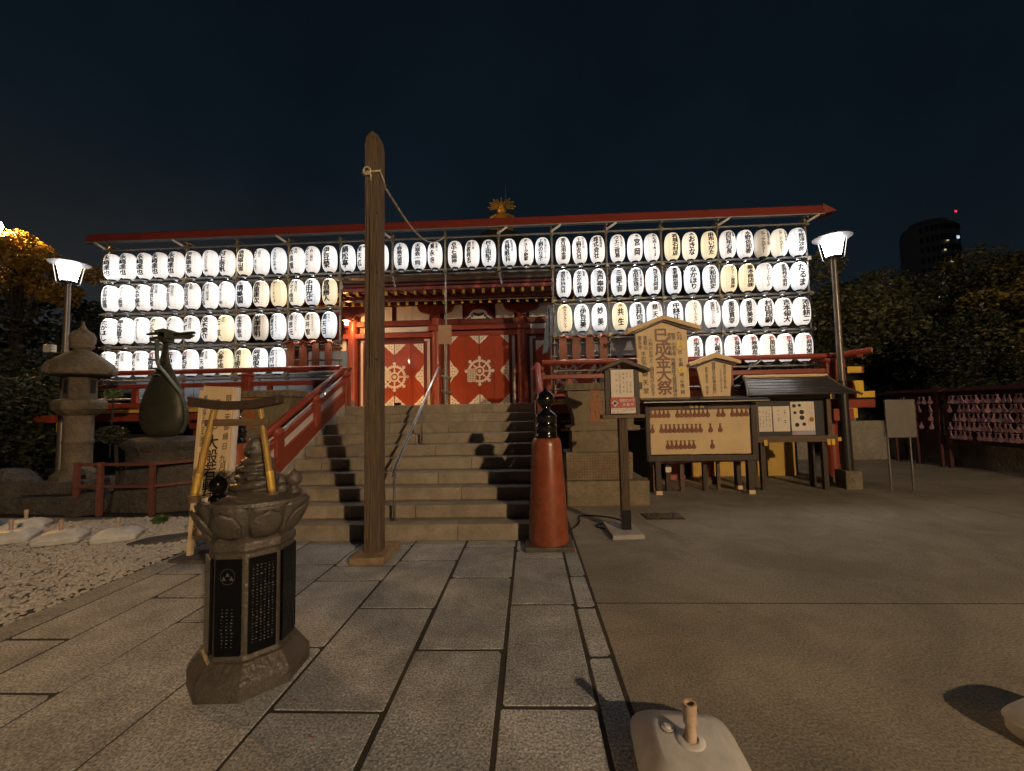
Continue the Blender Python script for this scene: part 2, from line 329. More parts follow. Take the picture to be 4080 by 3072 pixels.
# ================================================================== GROUND
def g_sheet():
    mb = MB(); mb.add([(-400, -60, -.06), (400, -60, -.06), (400, 600, -.06), (-400, 600, -.06)], [(0, 1, 2, 3)])
    struct(mb.build('ground', 'soil'))
g_sheet()
plaza = struct(MB().box(.46, 40, -8, 9.9, -.055, -.0015).add([(.46, 9.9, -.0015), (11.1, 9.9, -.0015), (11.1, 24, -.0015), (.46, 24, -.0015)], [(0, 1, 2, 3)]).build('plaza_pavement', 'mortar'))
def slab(x0, x1, y0, y1, name='slab', m='concrete', par=None, z=0.0, z0=-.05, bev=0, j=.0):
    return MB().box(x0, x1, y0, y1, z0, z, j).build(name, m, par, bevel=bev, bseg=1)
g = .009
for (a, b, c, d) in [(.5, 6.63, -8, 3.525), (6.63, 12.5, -8, 3.525), (12.5, 40, -8, 3.525), (.5, 6.63, 3.525, 9.0), (6.63, 11.05, 3.525, 9.0), (.5, 6.63, 9.0, 14), (6.63, 11.05, 9.0, 24)]:
    slab(a + g, b - g, c + g, d - g, 'concrete_slab', 'concrete', plaza)
# verge behind the votive racks
struct(MB().box(11.1, 40, 3.6, 40, -.055, .05).build('planting_bed', 'soil', bevel=.02))
# paving stones of the approach
path = struct(MB().box(-4.3, .5, -3, 5.2, -.055, -.004).build('stone_path', 'mortar'))
def stones():
    K = [  # x0, x1, joints (y)
        (.338, .488, [-3, -1.2, .1, 1.0, 1.83, 2.78, 3.45, 4.08, 5.19]),
        (-.197, .318, [-3, -1.0, .9, 2.32, 3.5, 4.55, 4.80, 5.19]),
        (-.807, -.222, [-3, -.8, .55, 1.87, 2.85, 4.05, 4.93, 5.19]),
        (-1.45, -.83, [-3, -.5, 1.1, 2.27, 3.43, 4.5, 5.19]),
        (-2.108, -1.466, [-3, -.2, 1.0, 1.8, 2.87, 3.98, 4.36, 4.98, 5.19]),
        (-2.79, -2.122, [-3, -.6, .8, 1.86, 3.2, 4.4, 5.19]),
        (-3.388, -2.803, [-3, .3, 1.35, 2.38, 3.62, 4.7, 5.19]),
        (-3.868, -3.402, [-3, .6, 1.9, 2.95, 4.15, 5.19])]
    for x0, x1, js in K:
        for a, b in zip(js[:-1], js[1:]):
            gp = random.uniform(.008, .013); z = random.uniform(-.002, .003)
            mb = MB(); X0, X1, Y0, Y1 = x0, x1, a + gp, b - gp
            c = [random.uniform(.005, .03) for _ in range(4)]
            poly = [(X0 + c[0], Y0), (X1 - c[1], Y0 + random.uniform(0, .008)), (X1, Y0 + c[1]), (X1 - random.uniform(0, .01), Y1 - c[2]), (X1 - c[2], Y1), (X0 + c[3], Y1 - random.uniform(0, .008)), (X0, Y1 - c[3]), (X0 + random.uniform(0, .01), Y0 + c[0])]
            mb.prism(poly, -.05, z, 'z'); mb.build('paving_stone', 'granite', path, bevel=.0035, bseg=1)
    for a, b in zip([-3, .8, 2.2, 3.3, 4.4], [.8, 2.2, 3.3, 4.4, 5.2]):
        MB().box(-4.12, -3.89, a + .005, b - .005, -.05, .012).build('kerb_stone', 'granite_dark', path, bevel=.01)
stones()
# gravel
def gravel():
    bed = struct(MB().box(-12, -4.125, -1, 6.6, -.055, -.03).build('gravel_bed', mat('gravel_bed_grit', (.34, .32, .30), .8, var=.4, scale=30, bump=.6, bscale=60)))
    n = 42000
    X = rng.uniform(0, 1, n); Yv = rng.uniform(0, 1, n)
    x = -4.135 - 6.3 * X ** 1.0; y = 1.2 + 5.2 * Yv
    keep = (x > -10.5) & (y < 6.4 - .25 * np.clip((-x - 6), 0, 4)); x = x[keep]; y = y[keep]; n = len(x)
    base = np.array([(1, 0, 0), (-1, 0, 0), (0, 1, 0), (0, -1, 0), (0, 0, 1), (0, 0, -1), (.6, .6, .5), (-.6, .6, .5), (.6, -.6, .5), (-.6, -.6, .5)], float)
    F = np.array([(4, 6, 7), (4, 7, 9), (4, 9, 8), (4, 8, 6), (0, 2, 6), (2, 1, 7), (1, 3, 9), (3, 0, 8), (6, 2, 7), (7, 1, 9), (9, 3, 8), (8, 0, 6)])
    s = rng.uniform(.013, .027, (n, 1, 1)); st = rng.uniform(.7, 1.3, (n, 1, 3)); st[:, :, 2] *= .75
    V = base[None] * st * s * (1 + rng.normal(0, .09, (n, 10, 3))); a = rng.uniform(0, 6.28, n); c, sn = np.cos(a), np.sin(a)
    Vx = V[:, :, 0] * c[:, None] - V[:, :, 1] * sn[:, None]; Vy = V[:, :, 0] * sn[:, None] + V[:, :, 1] * c[:, None]
    hump = .02 * np.sin(x * 1.7) * np.cos(y * 2.1) + rng.uniform(-.012, .015, n)
    P = np.stack([Vx + x[:, None], Vy + y[:, None], V[:, :, 2] + (hump)[:, None]], -1).reshape(-1, 3)
    Fa = (F[None] + (np.arange(n) * 10)[:, None, None]).reshape(-1, 3)
    me = bpy.data.meshes.new('gravel'); me.from_pydata(P.tolist(), [], Fa.tolist()); 
    m = M_['pebble']; me.materials.append(m); o = bpy.data.objects.new('gravel', me); COL.objects.link(o)
    tag(o, 'pale rounded gravel pebbles spread left of the stone path', 'gravel', kind='stuff')
gravel()
# drain with stones, patch, cable
d = thing('drain_cover', (1.9, 6.25, 0), 'rectangular drain filled with small dark stones in the concrete', 'drain')
MB().box(1.62, 2.17, 6.08, 6.42, -.03, .008).build('drain_frame', 'mortar', d)
mb = MB()
for i in range(150):
    px, py = random.uniform(1.65, 2.14), random.uniform(6.11, 6.39); r = random.uniform(.014, .028)
    mb.lathe([(r * .4, -r * .4), (r, 0), (r * .5, r * .6)], (px, py, .012), 5, random.random() * 3)
o = mb.build('drain_stone', 'carved', d); o['kind'] = 'stuff'
struct(MB().prism([(1.54, 5.95), (1.84, 5.27), (2.68, 5.42), (2.6, 6.47), (2.2, 6.45), (2.2, 6.05)], -.01, .004, 'z').build('pavement_patch', 'concrete2'))
pts = [(.35 + .9 * t + .1 * math.sin(t * 9), 5.4 + 1.2 * math.sin(t * 2.6) * .8 - .1 * t, .012) for t in np.linspace(0, 1, 26)]
pts += [(1.2 - .35 * math.sin(t * 3), 5.95 - .5 * t + .05, .012) for t in np.linspace(.1, 1, 12)]
tag(MB().tube(pts, .011, 6).build('power_cable', 'cable', loc=(.8, 6, 0), smooth=True), 'thin black cable looping over the concrete beside the right newel post', 'cable')

mb = MB(); lr_ = random.Random(3)
for i in range(34):
    x_ = lr_.uniform(-3.8, 6.5); y_ = lr_.uniform(1.2, 6.8) if x_ > .5 else lr_.uniform(1.2, 5.0); a_ = lr_.uniform(0, 6.28); q_ = lr_.uniform(.012, .026); c_, s_ = math.cos(a_), math.sin(a_)
    P_ = [(q_, 0, .002), (0, q_ * .45, .007), (-q_, 0, .003), (0, -q_ * .45, .006)]
    mb.add([(x_ + px_ * c_ - py_ * s_, y_ + px_ * s_ + py_ * c_, .004 + pz_) for px_, py_, pz_ in P_], [(0, 1, 2), (0, 2, 3)])
tag(mb.build('fallen_leaves', mat('dry_leaf', (.30, .12, .05), .7, var=.5)), 'small dry leaves scattered over the stone path and concrete', 'leaves', kind='stuff')
# ================================================================== STAIRS
SX0, SX1 = -3.78, .06
SY = [5.196, 5.51, 5.82, 6.13, 6.45, 6.77, 7.1, 7.45, 7.86, 8.28]; SZ = [.195, .363, .531, .702, .879, 1.056, 1.219, 1.399, 1.561, 1.748]
st = thing('stone_staircase', (-1.85, 5.2, 0), 'broad flight of ten brown stone steps up to the temple hall', 'stairs')
for k in range(10):
    z0 = (SZ[k - 1] if k else -.03) - (.0 if k == 0 else 0.0); y1 = (SY[k + 1] + .06) if k < 9 else 8.75
    cuts = [SX0] + sorted([SX0 + (SX1 - SX0) * (i + (.0 if k % 2 else .45) + random.uniform(-.12, .12)) / 3.4 for i in range(1 if k % 2 else 0, 4) if .1 < (i + .45) / 3.4 < .97]) + [SX1]
    cuts = sorted(set(round(max(SX0, min(SX1, c)), 3) for c in cuts))
    for a, b in zip(cuts[:-1], cuts[1:]):
        if b - a < .12: continue
        MB().box(a + .002, b - .002, SY[k], y1, z0 + .001, SZ[k] + random.uniform(-.001, .001)).build('step_block', 'step', st, bevel=.009)
for s, x in ((0, SX0 - .11), (1, SX1 + .11)):
    MB().prism([(5.25, -.04), (5.25, .28), (8.4, 1.86), (8.75, 1.86), (8.75, -.04)], x - .09, x + .09, 'x').build('side_wall', 'wall_stone', st, bevel=.01)
# centre handrail
hr = thing('metal_handrail', (-1.79, 5.35, .2), 'polished steel handrail with two posts running up the middle of the steps', 'handrail')
MB().tube([(-1.90, 5.62, .72), (-1.89, 5.62, .78), (-1.885, 5.66, .85), (-1.80, 8.0, 2.46), (-1.78, 8.12, 2.50), (-1.78, 8.3, 2.46), (-1.78, 8.36, 2.36)], .022, 10).build('grab_rail', 'chrome', hr, smooth=True)
for (x, y, z, zt) in ((-1.80, 5.36, .195, .70), (-1.86, 6.95, 1.056, 1.75), (-1.79, 8.5, 1.748, 2.4)):
    t_ = MB().cyl((x, y, z), (x, y, zt), .017, n=8).build('rail_post', 'steel', hr, smooth=True)
    MB().cyl((x, y, z), (x, y, z + .012), .045, n=12).build('foot_plate', 'steel', t_, smooth=True, auto=40)
MB().tube([(-1.80, 5.36, .70), (-1.885, 5.68, .855)], .012, 6).build('rail_bracket', 'steel', hr)
# newels
def newel(x, label):
    t = thing('newel_post', (x, 5.0, 0), label, 'newel post', 'newel posts at the foot of the steps')
    MB().box(x - .28, x + .28, 4.74, 5.26, -.03, .05).build('stone_plinth', 'carved', t, bevel=.012)
    MB().lathe([(.236, .05), (.23, .25), (.178, 1.18), (.168, 1.235), (.15, 1.262), (.01, 1.265)], (x, 5, 0), 32).build('post', 'newel', t, smooth=True, auto=50)
    MB().lathe([(.135, 1.262), (.14, 1.275), (.132, 1.30), (.126, 1.31), (.128, 1.38), (.137, 1.392), (.137, 1.405), (.128, 1.415), (.126, 1.50), (.135, 1.51), (.133, 1.53), (.115, 1.555), (.07, 1.585), (.052, 1.60), (.05, 1.625), (.075, 1.645), (.105, 1.69), (.111, 1.735), (.095, 1.785), (.06, 1.82), (.022, 1.84), (.012, 1.868), (.002, 1.875)], (x, 5, 0), 28).build('finial', 'black', t, smooth=True, auto=50)
newel(.18, 'red newel post with black onion finial right of the steps, in full view')
newel(-3.70, 'red newel post left of the steps, half hidden behind the carved monument')
# stair side railings
def side_rail(x, label):
    t = thing('stair_railing', (x, 5.3, 0), label, 'railing', 'sloping red railings beside the steps')
    a, b = Vector((x, 5.15, .98)), Vector((x, 8.3, 2.50)); sl = (b - a)
    def at(u, dz): return a + sl * u + Vector((0, 0, dz))
    MB().tube([at(0, 0), at(.985, 0), at(1, .0), (x, 8.62, 2.545)], .055, 14).build('top_rail', 'red', t, smooth=True)
    MB().bar(at(0, -.60), at(1.02, -.60), .12, .30).build('stringer', 'red', t, bevel=.01)
    MB().bar(at(0, -.235), at(1.0, -.235), .10, .09).build('middle_rail', 'red', t, bevel=.008)
    MB().bar(at(0, -.36), at(1.0, -.36), .035, .17).build('infill_panel', 'white_panel', t)
    MB().bar(at(0, -.14), at(1.0, -.14), .03, .012).build('trim_strip', 'white_panel', t)
    for u in (.31, .66):
        p = at(u, 0); MB().box(x - .075, x + .075, p.y - .09, p.y + .09, p.z - .62, p.z - .16).build('baluster', 'red', t, bevel=.01)
        MB().lathe([(.05, 0), (.085, .03), (.105, .08), (.1, .13), (.05, .17)], (x, p.y, p.z - .2), 14).build('baluster_cap', 'red', t, smooth=True, auto=50)
    MB().box(x - .1, x + .1, 8.28, 8.5, 1.7, 2.34).build('end_post', 'red', t, bevel=.012)
    MB().lathe([(.06, 0), (.11, .03), (.13, .09), (.12, .14), (.06, .17)], (x, 8.39, 2.33), 14).build('end_cap', 'red', t, smooth=True)
side_rail(SX0 - .09, 'sloping red railing with white panel on the left of the steps')
side_rail(SX1 + .1, 'sloping red railing seen end-on behind the right newel post')

# ================================================================== BALCONY
bc = thing('temple_balcony', (-1.85, 9, 0), 'raised red balcony with railings, yellow ended beams and posts round the hall', 'balcony')
BY = 8.45
for x0, x1, tag_ in ((-10.1, SX0 - .22, 0), (SX1 + .2, 6.1, 1)):
    MB().box(x0, x1, BY - .05, 12.1, 1.69, 1.75).build('floor_deck', 'red_dark', bc)
    n = int((x1 - x0) / .3)
    for i in range(n):
        a = x0 + (x1 - x0) * i / n; MB().box(a + .004, a + (x1 - x0) / n - .004, BY - .09, BY + .6, 1.752, 1.782).build('deck_plank', 'red_dark', bc)
    MB().box(x0, x1, BY - .094, BY - .09, 1.70, 1.772).build('plank_end_trim', 'yellow', bc)
    ex0, ex1 = (x0 - .65, x1) if not tag_ else (x0, x1 + .70)
    MB().box(ex0, ex1, BY, BY + .18, 1.52, 1.688).build('edge_beam', 'red', bc, bevel=.012)
    MB().cyl((ex0 + (.9 if not tag_ else 0), BY + .08, 2.575), (ex1 - (.9 if False else 0) - (0.15 if tag_ else 0), BY + .08, 2.575), .055, n=16).build('top_rail', 'red', bc, smooth=True, auto=50)
    MB().box(x0 - .1, x1 + .12, BY + .03, BY + .13, 2.225, 2.32).build('middle_rail', 'red', bc, bevel=.01)
    MB().box(x0 - .1, x1 + .12, BY + .02, BY + .14, 1.80, 1.92).build('lower_rail', 'red', bc, bevel=.01)
    px = [x0 + .05 + i * 2.0 for i in range(int((x1 - x0) / 2) + 1)] if not tag_ else [x1 - .1 - i * 2.0 for i in range(int((x1 - x0) / 2) + 1)]
    for x in px:
        p = MB().box(x - .09, x + .09, BY, BY + .17, 1.78, 2.43).build('rail_post', 'red', bc, bevel=.012)
        MB().lathe([(.06, 2.40), (.125, 2.43), (.14, 2.47), (.1, 2.52)], (x, BY + .085, 0), 12).build('post_saddle', 'red', p, smooth=True, auto=50)
    for i in range(int((x1 - x0) / 1.0)):
        x = x0 + .55 + i * 1.0; MB().box(x - .05, x + .05, BY + .04, BY + .12, 1.92, 2.225).build('strut', 'red', bc, bevel=.006)
    for x in ([x0 + .12 + i * 2.55 for i in range(3)] if not tag_ else [x1 + .16 - i * 2.55 for i in range(3)]):
        MB().cyl((x, 8.95, -.03), (x, 8.95, 1.52), .12, n=18).build('support_post', 'red', bc, smooth=True, auto=50)
        MB().lathe([(.2, -.03), (.19, .1), (.15, .14)], (x, 8.95, 0), 16).build('footing_stone', 'lantern_stone', bc, smooth=True, auto=40)
        MB().box(x - .09, x + .09, BY - .12, 9.6, 1.33, 1.518).build('cross_beam', 'red', bc, bevel=.01)
        MB().box(x - .092, x + .092, BY - .126, BY - .12, 1.328, 1.52).build('beam_end', 'yellow', bc)
# projecting rail and beam ends at the right corner
cx = 6.1
MB().cyl((cx - .35, BY + .3, 2.53), (cx + .42, BY - .35, 2.62), .055, n=16).build('crossing_rail', 'red', bc, smooth=True, auto=50)
MB().cyl((cx + .42, BY - .35, 2.62), (cx + .424, BY - .354, 2.62), .056, n=16).build('rail_end_cap', 'yellow', bc)
MB().cyl((cx + .1, BY + .08, 2.575), (cx + .55, BY + .08, 2.62), .055, n=16).build('rail_end', 'red', bc, smooth=True, auto=50)
MB().box(cx + .13, cx + .45, BY - .1, BY + .1, 2.20, 2.33).build('middle_rail_end', 'red', bc, bevel=.01)
MB().box(cx + .13, cx + .40, BY - .106, BY - .1, 2.21, 2.33).build('middle_rail_yellow_end', 'yellow', bc)
MB().box(cx - .02, cx + .17, BY - .02, BY + .17, 1.3, 2.5).build('corner_post', 'red', bc, bevel=.012)
MB().prism([(cx + .2, 2.05), (cx + .38, 2.05), (cx + .38, 1.84), (cx + .58, 1.84), (cx + .58, 1.72), (cx + .25, 1.72)], BY - .15, BY - .1).build('corner_bracket_face', 'yellow', bc)
MB().prism([(cx + .2, 2.05), (cx + .40, 2.05), (cx + .40, 1.84), (cx + .6, 1.84), (cx + .6, 1.71), (cx + .25, 1.71)], BY - .098, BY + .1).build('corner_bracket', 'red_dark', bc)
MB().box(cx - .33, cx + .0, BY - .12, BY - .04, 1.72, 1.84).build('beam_face', 'yellow', bc)
MB().cyl((cx - .16, BY - .125, 1.76), (cx - .16, BY - .12, 1.76), .06, n=16).build('beam_knob', 'ink', bc)
MB().box(cx - .25, cx + .13, BY - .2, BY + .4, 1.28, 1.512).build('bracket_arm', 'red', bc, bevel=.01)
MB().box(-10.8, -10.3, BY - .02, BY + .25, 1.52, 1.69).build('beam_end_left', 'red', bc, bevel=.01)
# wall below the balcony
uw = thing('undercroft_wall', (-1.85, 9.8, 0), 'ochre plaster and charcoal wall panels, black sheets as shaded voids, under the raised balcony', 'wall')
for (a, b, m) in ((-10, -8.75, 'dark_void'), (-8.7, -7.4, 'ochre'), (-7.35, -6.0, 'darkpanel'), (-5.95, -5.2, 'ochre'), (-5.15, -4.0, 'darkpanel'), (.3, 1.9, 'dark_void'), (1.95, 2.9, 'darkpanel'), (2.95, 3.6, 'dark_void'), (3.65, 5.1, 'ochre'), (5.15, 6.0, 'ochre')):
    MB().box(a, b, 9.75, 9.82, -.03, 1.2 if m != 'ochre' else .95).build('wall_panel', m, uw)  # dark_void panels are flat sheets coloured as the shade of open voids
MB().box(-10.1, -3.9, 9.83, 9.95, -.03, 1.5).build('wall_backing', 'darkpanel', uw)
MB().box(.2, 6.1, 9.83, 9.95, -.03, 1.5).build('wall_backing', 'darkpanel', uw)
for z in (1.3, 1.1):
    MB().box(.7, 2.9, 9.66, 9.70, z, z + .04).build('trim_rail', 'yellow', uw)
MB().box(3.0, 3.35, 9.3, 9.6, -.03, .5).build('storage_box', 'red_pink', uw)

# ================================================================== TEMPLE HALL
th = thing('temple_hall', (-1.5, 22, 1.75), 'vermilion temple hall with white frieze, studded eaves and closed doors behind the lantern rack', 'temple')
WY = 12.2; CX = -1.49; BAY = 2.556
fl = 1.75
MB().box(-5.6, 2.7, WY + .02, WY + .3, fl, 5.05).build('wall', 'red_dark', th)
for i in (-1, 1):
    # receding side faces of the octagon
    xa = CX + i * 4.1; xb = CX + i * 9.5
    MB().add([(xa, WY + .05, fl), (xb, WY + 5.5, fl), (xb, WY + 5.5, 4.95), (xa, WY + .05, 4.95)], [(0, 1, 2, 3)]).build('side_wall', 'red_dark', th)
for x in (-4.0 + .0, CX - 1.28, CX + 1.28, CX + 3.84):
    xx = x if x != -4.0 else CX - 3.84
    MB().cyl((xx, WY - .05, fl), (xx, WY - .05, 4.85), .15, n=24).build('pillar', 'red', th, smooth=True, auto=50)
    for z in (2.1, 4.0): pass
    for s in (-1, 1):
        MB().box(xx + s * .31 - .085, xx + s * .31 + .085, WY - .03, WY + .018, fl + .05, 3.80 if abs(xx - CX) > 2 or s * (CX - xx) < 0 else 4.02).build('white_wall_strip', 'white_panel', th)
    # bracket block with curved arms
    b = MB().prism([(xx - .13, 4.40), (xx + .13, 4.40), (xx + .16, 4.50), (xx + .46, 4.58), (xx + .52, 4.68), (xx + .52, 4.74), (xx - .52, 4.74), (xx - .52, 4.68), (xx - .46, 4.58), (xx - .16, 4.50)], WY - .30, WY - .08).build('bracket', 'red_dark', th, bevel=.012)
    for s in (-.46, 0, .46): MB().box(xx + s - .09, xx + s + .09, WY - .33, WY - .06, 4.74, 4.84).build('bracket_block', 'red_dark', b, bevel=.01)
MB().box(-5.6, 2.7, WY - .12, WY, 4.20, 4.365).build('tie_beam', 'red_dark', th, bevel=.01)
MB().box(-5.6, 2.7, WY - .16, WY - .02, 3.84, 3.98).build('lintel_beam', 'red', th, bevel=.01)
MB().box(CX - 1.5, CX + 1.5, WY - .26, WY - .165, 4.01, 4.17).build('door_head_beam', 'red', th, bevel=.012)
MB().box(-5.6, 2.7, WY - .14, WY, 4.82, 4.94).build('wall_plate', 'red_dark', th, bevel=.01)
for (a, b) in ((CX - 3.6, CX - 2.65), (CX - 2.5, CX - 1.5), (CX - 1.05, CX - .5), (CX + .5, CX + 1.05), (CX + 1.5, CX + 2.5), (CX + 2.65, CX + 3.6)):
    MB().box(a, b, WY - .06, WY - .03, 4.38, 4.80).build('frieze_panel', 'plaster', th)
for (a, b) in ((CX - 3.5, CX - 1.53), (CX + 1.53, CX + 3.5)):
    MB().box(a, b, WY - .06, WY - .03, 4.02, 4.17).build('transom_panel', 'plaster', th)
# carved frog-leg strut above the middle door
prof = [(-.55, 4.34), (-.46, 4.37), (-.36, 4.47), (-.3, 4.60), (-.18, 4.68), (0, 4.70), (.18, 4.68), (.3, 4.60), (.36, 4.47), (.46, 4.37), (.55, 4.34)]
k = MB().prism([(CX + u, w) for u, w in prof], WY - .16, WY - .03).build('carved_strut', 'red_dark', th)
MB().prism([(CX + u * .78, 4.34 + (w - 4.34) * .78) for u, w in prof], WY - .175, WY - .161).build('strut_trim', 'plaster', k)
mb = MB()
for s in (-1, 1):
    for i in range(5): mb.cyl((CX + s * (.07 + .06 * i), WY - .19, 4.40 + .11 * math.cos(i * .62) * (1 if i % 2 else .6)), (CX + s * (.07 + .06 * i), WY - .176, 4.40 + .11 * math.cos(i * .62) * (1 if i % 2 else .6)), .045 - .004 * i, n=10)
mb.cyl((CX, WY - .192, 4.45), (CX, WY - .176, 4.45), .05, n=12)
mb.build('blue_scrollwork', 'blue_paint', k)
# doors
def ring_pts(n, r, c, ph=0): return [(c[0] + r * math.cos(2 * PI * i / n + ph), c[1] + r * math.sin(2 * PI * i / n + ph)) for i in range(n)]
def door(cx_, top, lab=None):
    z0 = fl + .03; w = .90; yf = WY - .10
    dr = MB().box(cx_ - w - .07, cx_ + w + .07, yf + .03, yf + .08, z0 - .02, top + .07).build('door', 'red_dark', th)
    if lab: dr['label'] = lab
    for s in (-1, 1):
        for a, b in ((.012, .44), (.446, .88)):
            x0, x1 = sorted((cx_ + s * a, cx_ + s * b)); MB().box(x0, x1, yf, yf + .029, z0, top).build('door_board', 'red_door', dr, bevel=.004)
    def f(mb, pts): MB().prism(pts, yf - .016, yf - .002).build('lace_fitting', 'fitting', dr)
    lace = None; dark = MB(); h = top - z0; mid = z0 + h * .47
    def stair(cx0, cz0, sx_, sz_, W=.30, Hh=.33, n=6):
        pts = [(cx0, cz0)]
        for i in range(n + 1):
            u = W * (1 - i / n) ** 1.0; v = Hh * (i / n); pts.append((cx0 + sx_ * (u + .018 * (i % 2)), cz0 + sz_ * (v * .92 + .01)))
        pts.append((cx0, cz0 + sz_ * Hh)); return pts
    for s in (-1, 1):
        for vz, z in ((1, z0 + .01), (-1, top - .01)):
            f(lace, stair(cx_ + s * .878, z, -s, vz)); f(lace, stair(cx_ + s * .014, z, s, vz, .33, .33))
            for (uu, ww) in ((.07, .07), (.15, .05), (.06, .16), (.12, .12)):
                for base, sg in ((cx_ + s * .878, -s), (cx_ + s * .014, s)):
                    dark.prism([(base + sg * uu + a_, z + vz * ww + b_) for a_, b_ in ring_pts(6, .018, (0, 0))], yf - .0185, yf - .0165)
        e = cx_ + s * .878
        pts = [(e, mid - .34), (e - s * .06, mid - .25), (e - s * .10, mid - .17), (e - s * .20, mid - .10), (e - s * .26, mid), (e - s * .20, mid + .10), (e - s * .10, mid + .17), (e - s * .06, mid + .25), (e, mid + .34)]
        f(lace, pts)
        for (uu, ww) in ((.06, 0), (.14, 0), (.08, .09), (.08, -.09), (.04, .17), (.04, -.17)): dark.prism([(e - s * uu + a_, mid + ww + b_) for a_, b_ in ring_pts(6, .02, (0, 0))], yf - .0185, yf - .0165)
    dark.build('lace_pattern', 'fitting_dark', dr)['kind'] = 'stuff'
    wh = MB(); c = (cx_, mid)
    n = 32; ro, ri = .335, .275
    for i in range(n):
        t0, t1 = 2 * PI * i / n, 2 * PI * (i + 1) / n
        wh.prism([(c[0] + r * math.cos(t), c[1] + r * math.sin(t)) for r, t in ((ri, t0), (ro, t0), (ro, t1), (ri, t1))], yf - .02, yf - .002)
        t0, t1 = 2 * PI * i / n, 2 * PI * (i + .7) / n
        wh.prism([(c[0] + r * math.cos(t), c[1] + r * math.sin(t)) for r, t in ((.10, t0), (.15, t0), (.15, t1 + .06), (.10, t1 + .06))], yf - .02, yf - .002)
    for i in range(8):
        t = 2 * PI * i / 8; ct, sn_ = math.cos(t), math.sin(t)
        def P(r, q): return (c[0] + r * ct - q * sn_, c[1] + r * sn_ + q * ct)
        wh.prism([P(.14, -.014), P(.20, -.03), P(.235, -.014), P(.28, -.02), P(.28, .02), P(.235, .014), P(.20, .03), P(.14, .014)], yf - .018, yf - .002)
        wh.prism([P(.335, -.05), P(.37, -.03), P(.405, -.06), P(.455, 0), P(.405, .06), P(.37, .03), P(.335, .05)], yf - .018, yf - .002)
        for q in (-.28, .28):
            t2 = t + q; wh.prism([(c[0] + .33 * math.cos(t2 - .07), c[1] + .33 * math.sin(t2 - .07)), (c[0] + .37 * math.cos(t2), c[1] + .37 * math.sin(t2)), (c[0] + .33 * math.cos(t2 + .07), c[1] + .33 * math.sin(t2 + .07))], yf - .018, yf - .002)
    wh.prism(ring_pts(8, .06, c, .39), yf - .026, yf - .002)
    wh.build('wheel_emblem', 'fitting', dr)
door(CX, 3.92, 'middle red double door with white metal wheel emblem'); door(CX - BAY, 3.66, 'left red double door half hidden by the wooden post'); door(CX + BAY, 3.66, 'right red double door behind the balcony railing')
mb = MB().box(CX - .36, CX - .1, WY - .13, WY - .121, 2.47, 2.86); no = mb.build('door_notice', 'paper_notice', th)
ink = MB()
for i in range(5):
    for j in range(7): ink.box(CX - .33 + i * .05, CX - .31 + i * .05, WY - .1315, WY - .1305, 2.50 + j * .05, 2.53 + j * .05)
ink.build('notice_print', 'ink', no)
MB().box(CX - BAY - .3, CX - BAY - .1, WY - .13, WY - .121, 2.55, 2.85).build('door_notice', 'paper_notice', th)
# rafters and eaves
for k in range(38):
    x = CX - 4.62 + k * .249
    if -6.1 < x < 3.1:
        r_ = MB().bar((x, 10.2, 4.64), (x, 11.2, 4.80), .062, .085).build('rafter', 'red_dark', th); MB().bar((x, 10.18, 4.637), (x, 10.199, 4.640), .068, .10).build('rafter_end', 'yellow', r_)
        r_ = MB().bar((x + .1, 10.85, 4.555), (x + .1, 12.2, 4.86), .062, .085).build('rafter', 'red_dark', th); MB().bar((x + .1, 10.83, 4.552), (x + .1, 10.849, 4.556), .068, .105).build('rafter_end', 'yellow', r_)
MB().box(-6.3, 3.3, 10.15, 10.3, 4.70, 4.79).build('eave_board', 'red', th, bevel=.01)
MB().box(-6.35, 3.35, 10.08, 10.25, 4.795, 4.86).build('eave_board', 'red_dark', th, bevel=.01)
MB().box(-6.1, 3.1, 10.62, 10.74, 4.60, 4.69).build('flying_rafter_beam', 'red_dark', th, bevel=.008)
MB().box(-6.4, 3.4, 10.0, 10.2, 4.87, 5.09).build('roof_edge', 'wood_brown', th, bevel=.03)
MB().box(-6.2, 3.2, 10.3, 12.3, 5.02, 5.06).build('soffit', 'red_dark', th)
MB().add([(-6.2, 10.32, 4.78), (3.2, 10.32, 4.78), (3.2, 12.3, 5.01), (-6.2, 12.3, 5.01)], [(0, 1, 2, 3)]).build('rafter_ceiling', 'white_panel', th)
prof = [(12.9, 5.08), (12.7, 5.2), (9.5, 6.3), (6.2, 8.0), (3.2, 9.7), (1.3, 11.0), (.9, 11.05)]
MB().lathe([(r / math.cos(PI / 8) * .93, z) for r, z in prof], (-1.5, 22, 0), 8, PI / 8).build('roof', 'copper', th)
# warm bulb left of the doors
lb = thing('wall_lamp', (-5.15, 11.7, 3.9), 'small bare bulb glowing at the left end of the hall front', 'lamp')
MB().lathe([(.01, -.05), (.045, -.03), (.05, 0), (.03, .05), (.02, .07)], (-5.30, 11.6, 4.22), 12).build('bulb', 'bulb', lb, smooth=True)
MB().cyl((-5.30, 11.6, 4.29), (-5.30, 12.2, 4.4), .012, n=6).build('lamp_arm', 'steel', lb)
MB().lathe([(.12, .0), (.03, .06)], (-5.30, 11.6, 4.29), 12).build('lamp_hood', 'steel', lb)
f2 = thing('floor_uplight', (-3.0, 9.6, 1.78), 'small warm uplight on the balcony floor left of the middle door', 'lamp')
MB().box(-3.32, -3.18, 9.9, 10.0, 1.76, 1.84).build('lamp_housing', 'black', f2); MB().box(-3.31, -3.19, 10.001, 10.006, 1.78, 1.835).build('lamp_lens', emit('uplight_lens', (1, .42, .09), 950.0), f2)
f3 = dup(f2, (-5.35, 9.6, 1.78), None, 'small warm uplight on the balcony floor left of the left door')
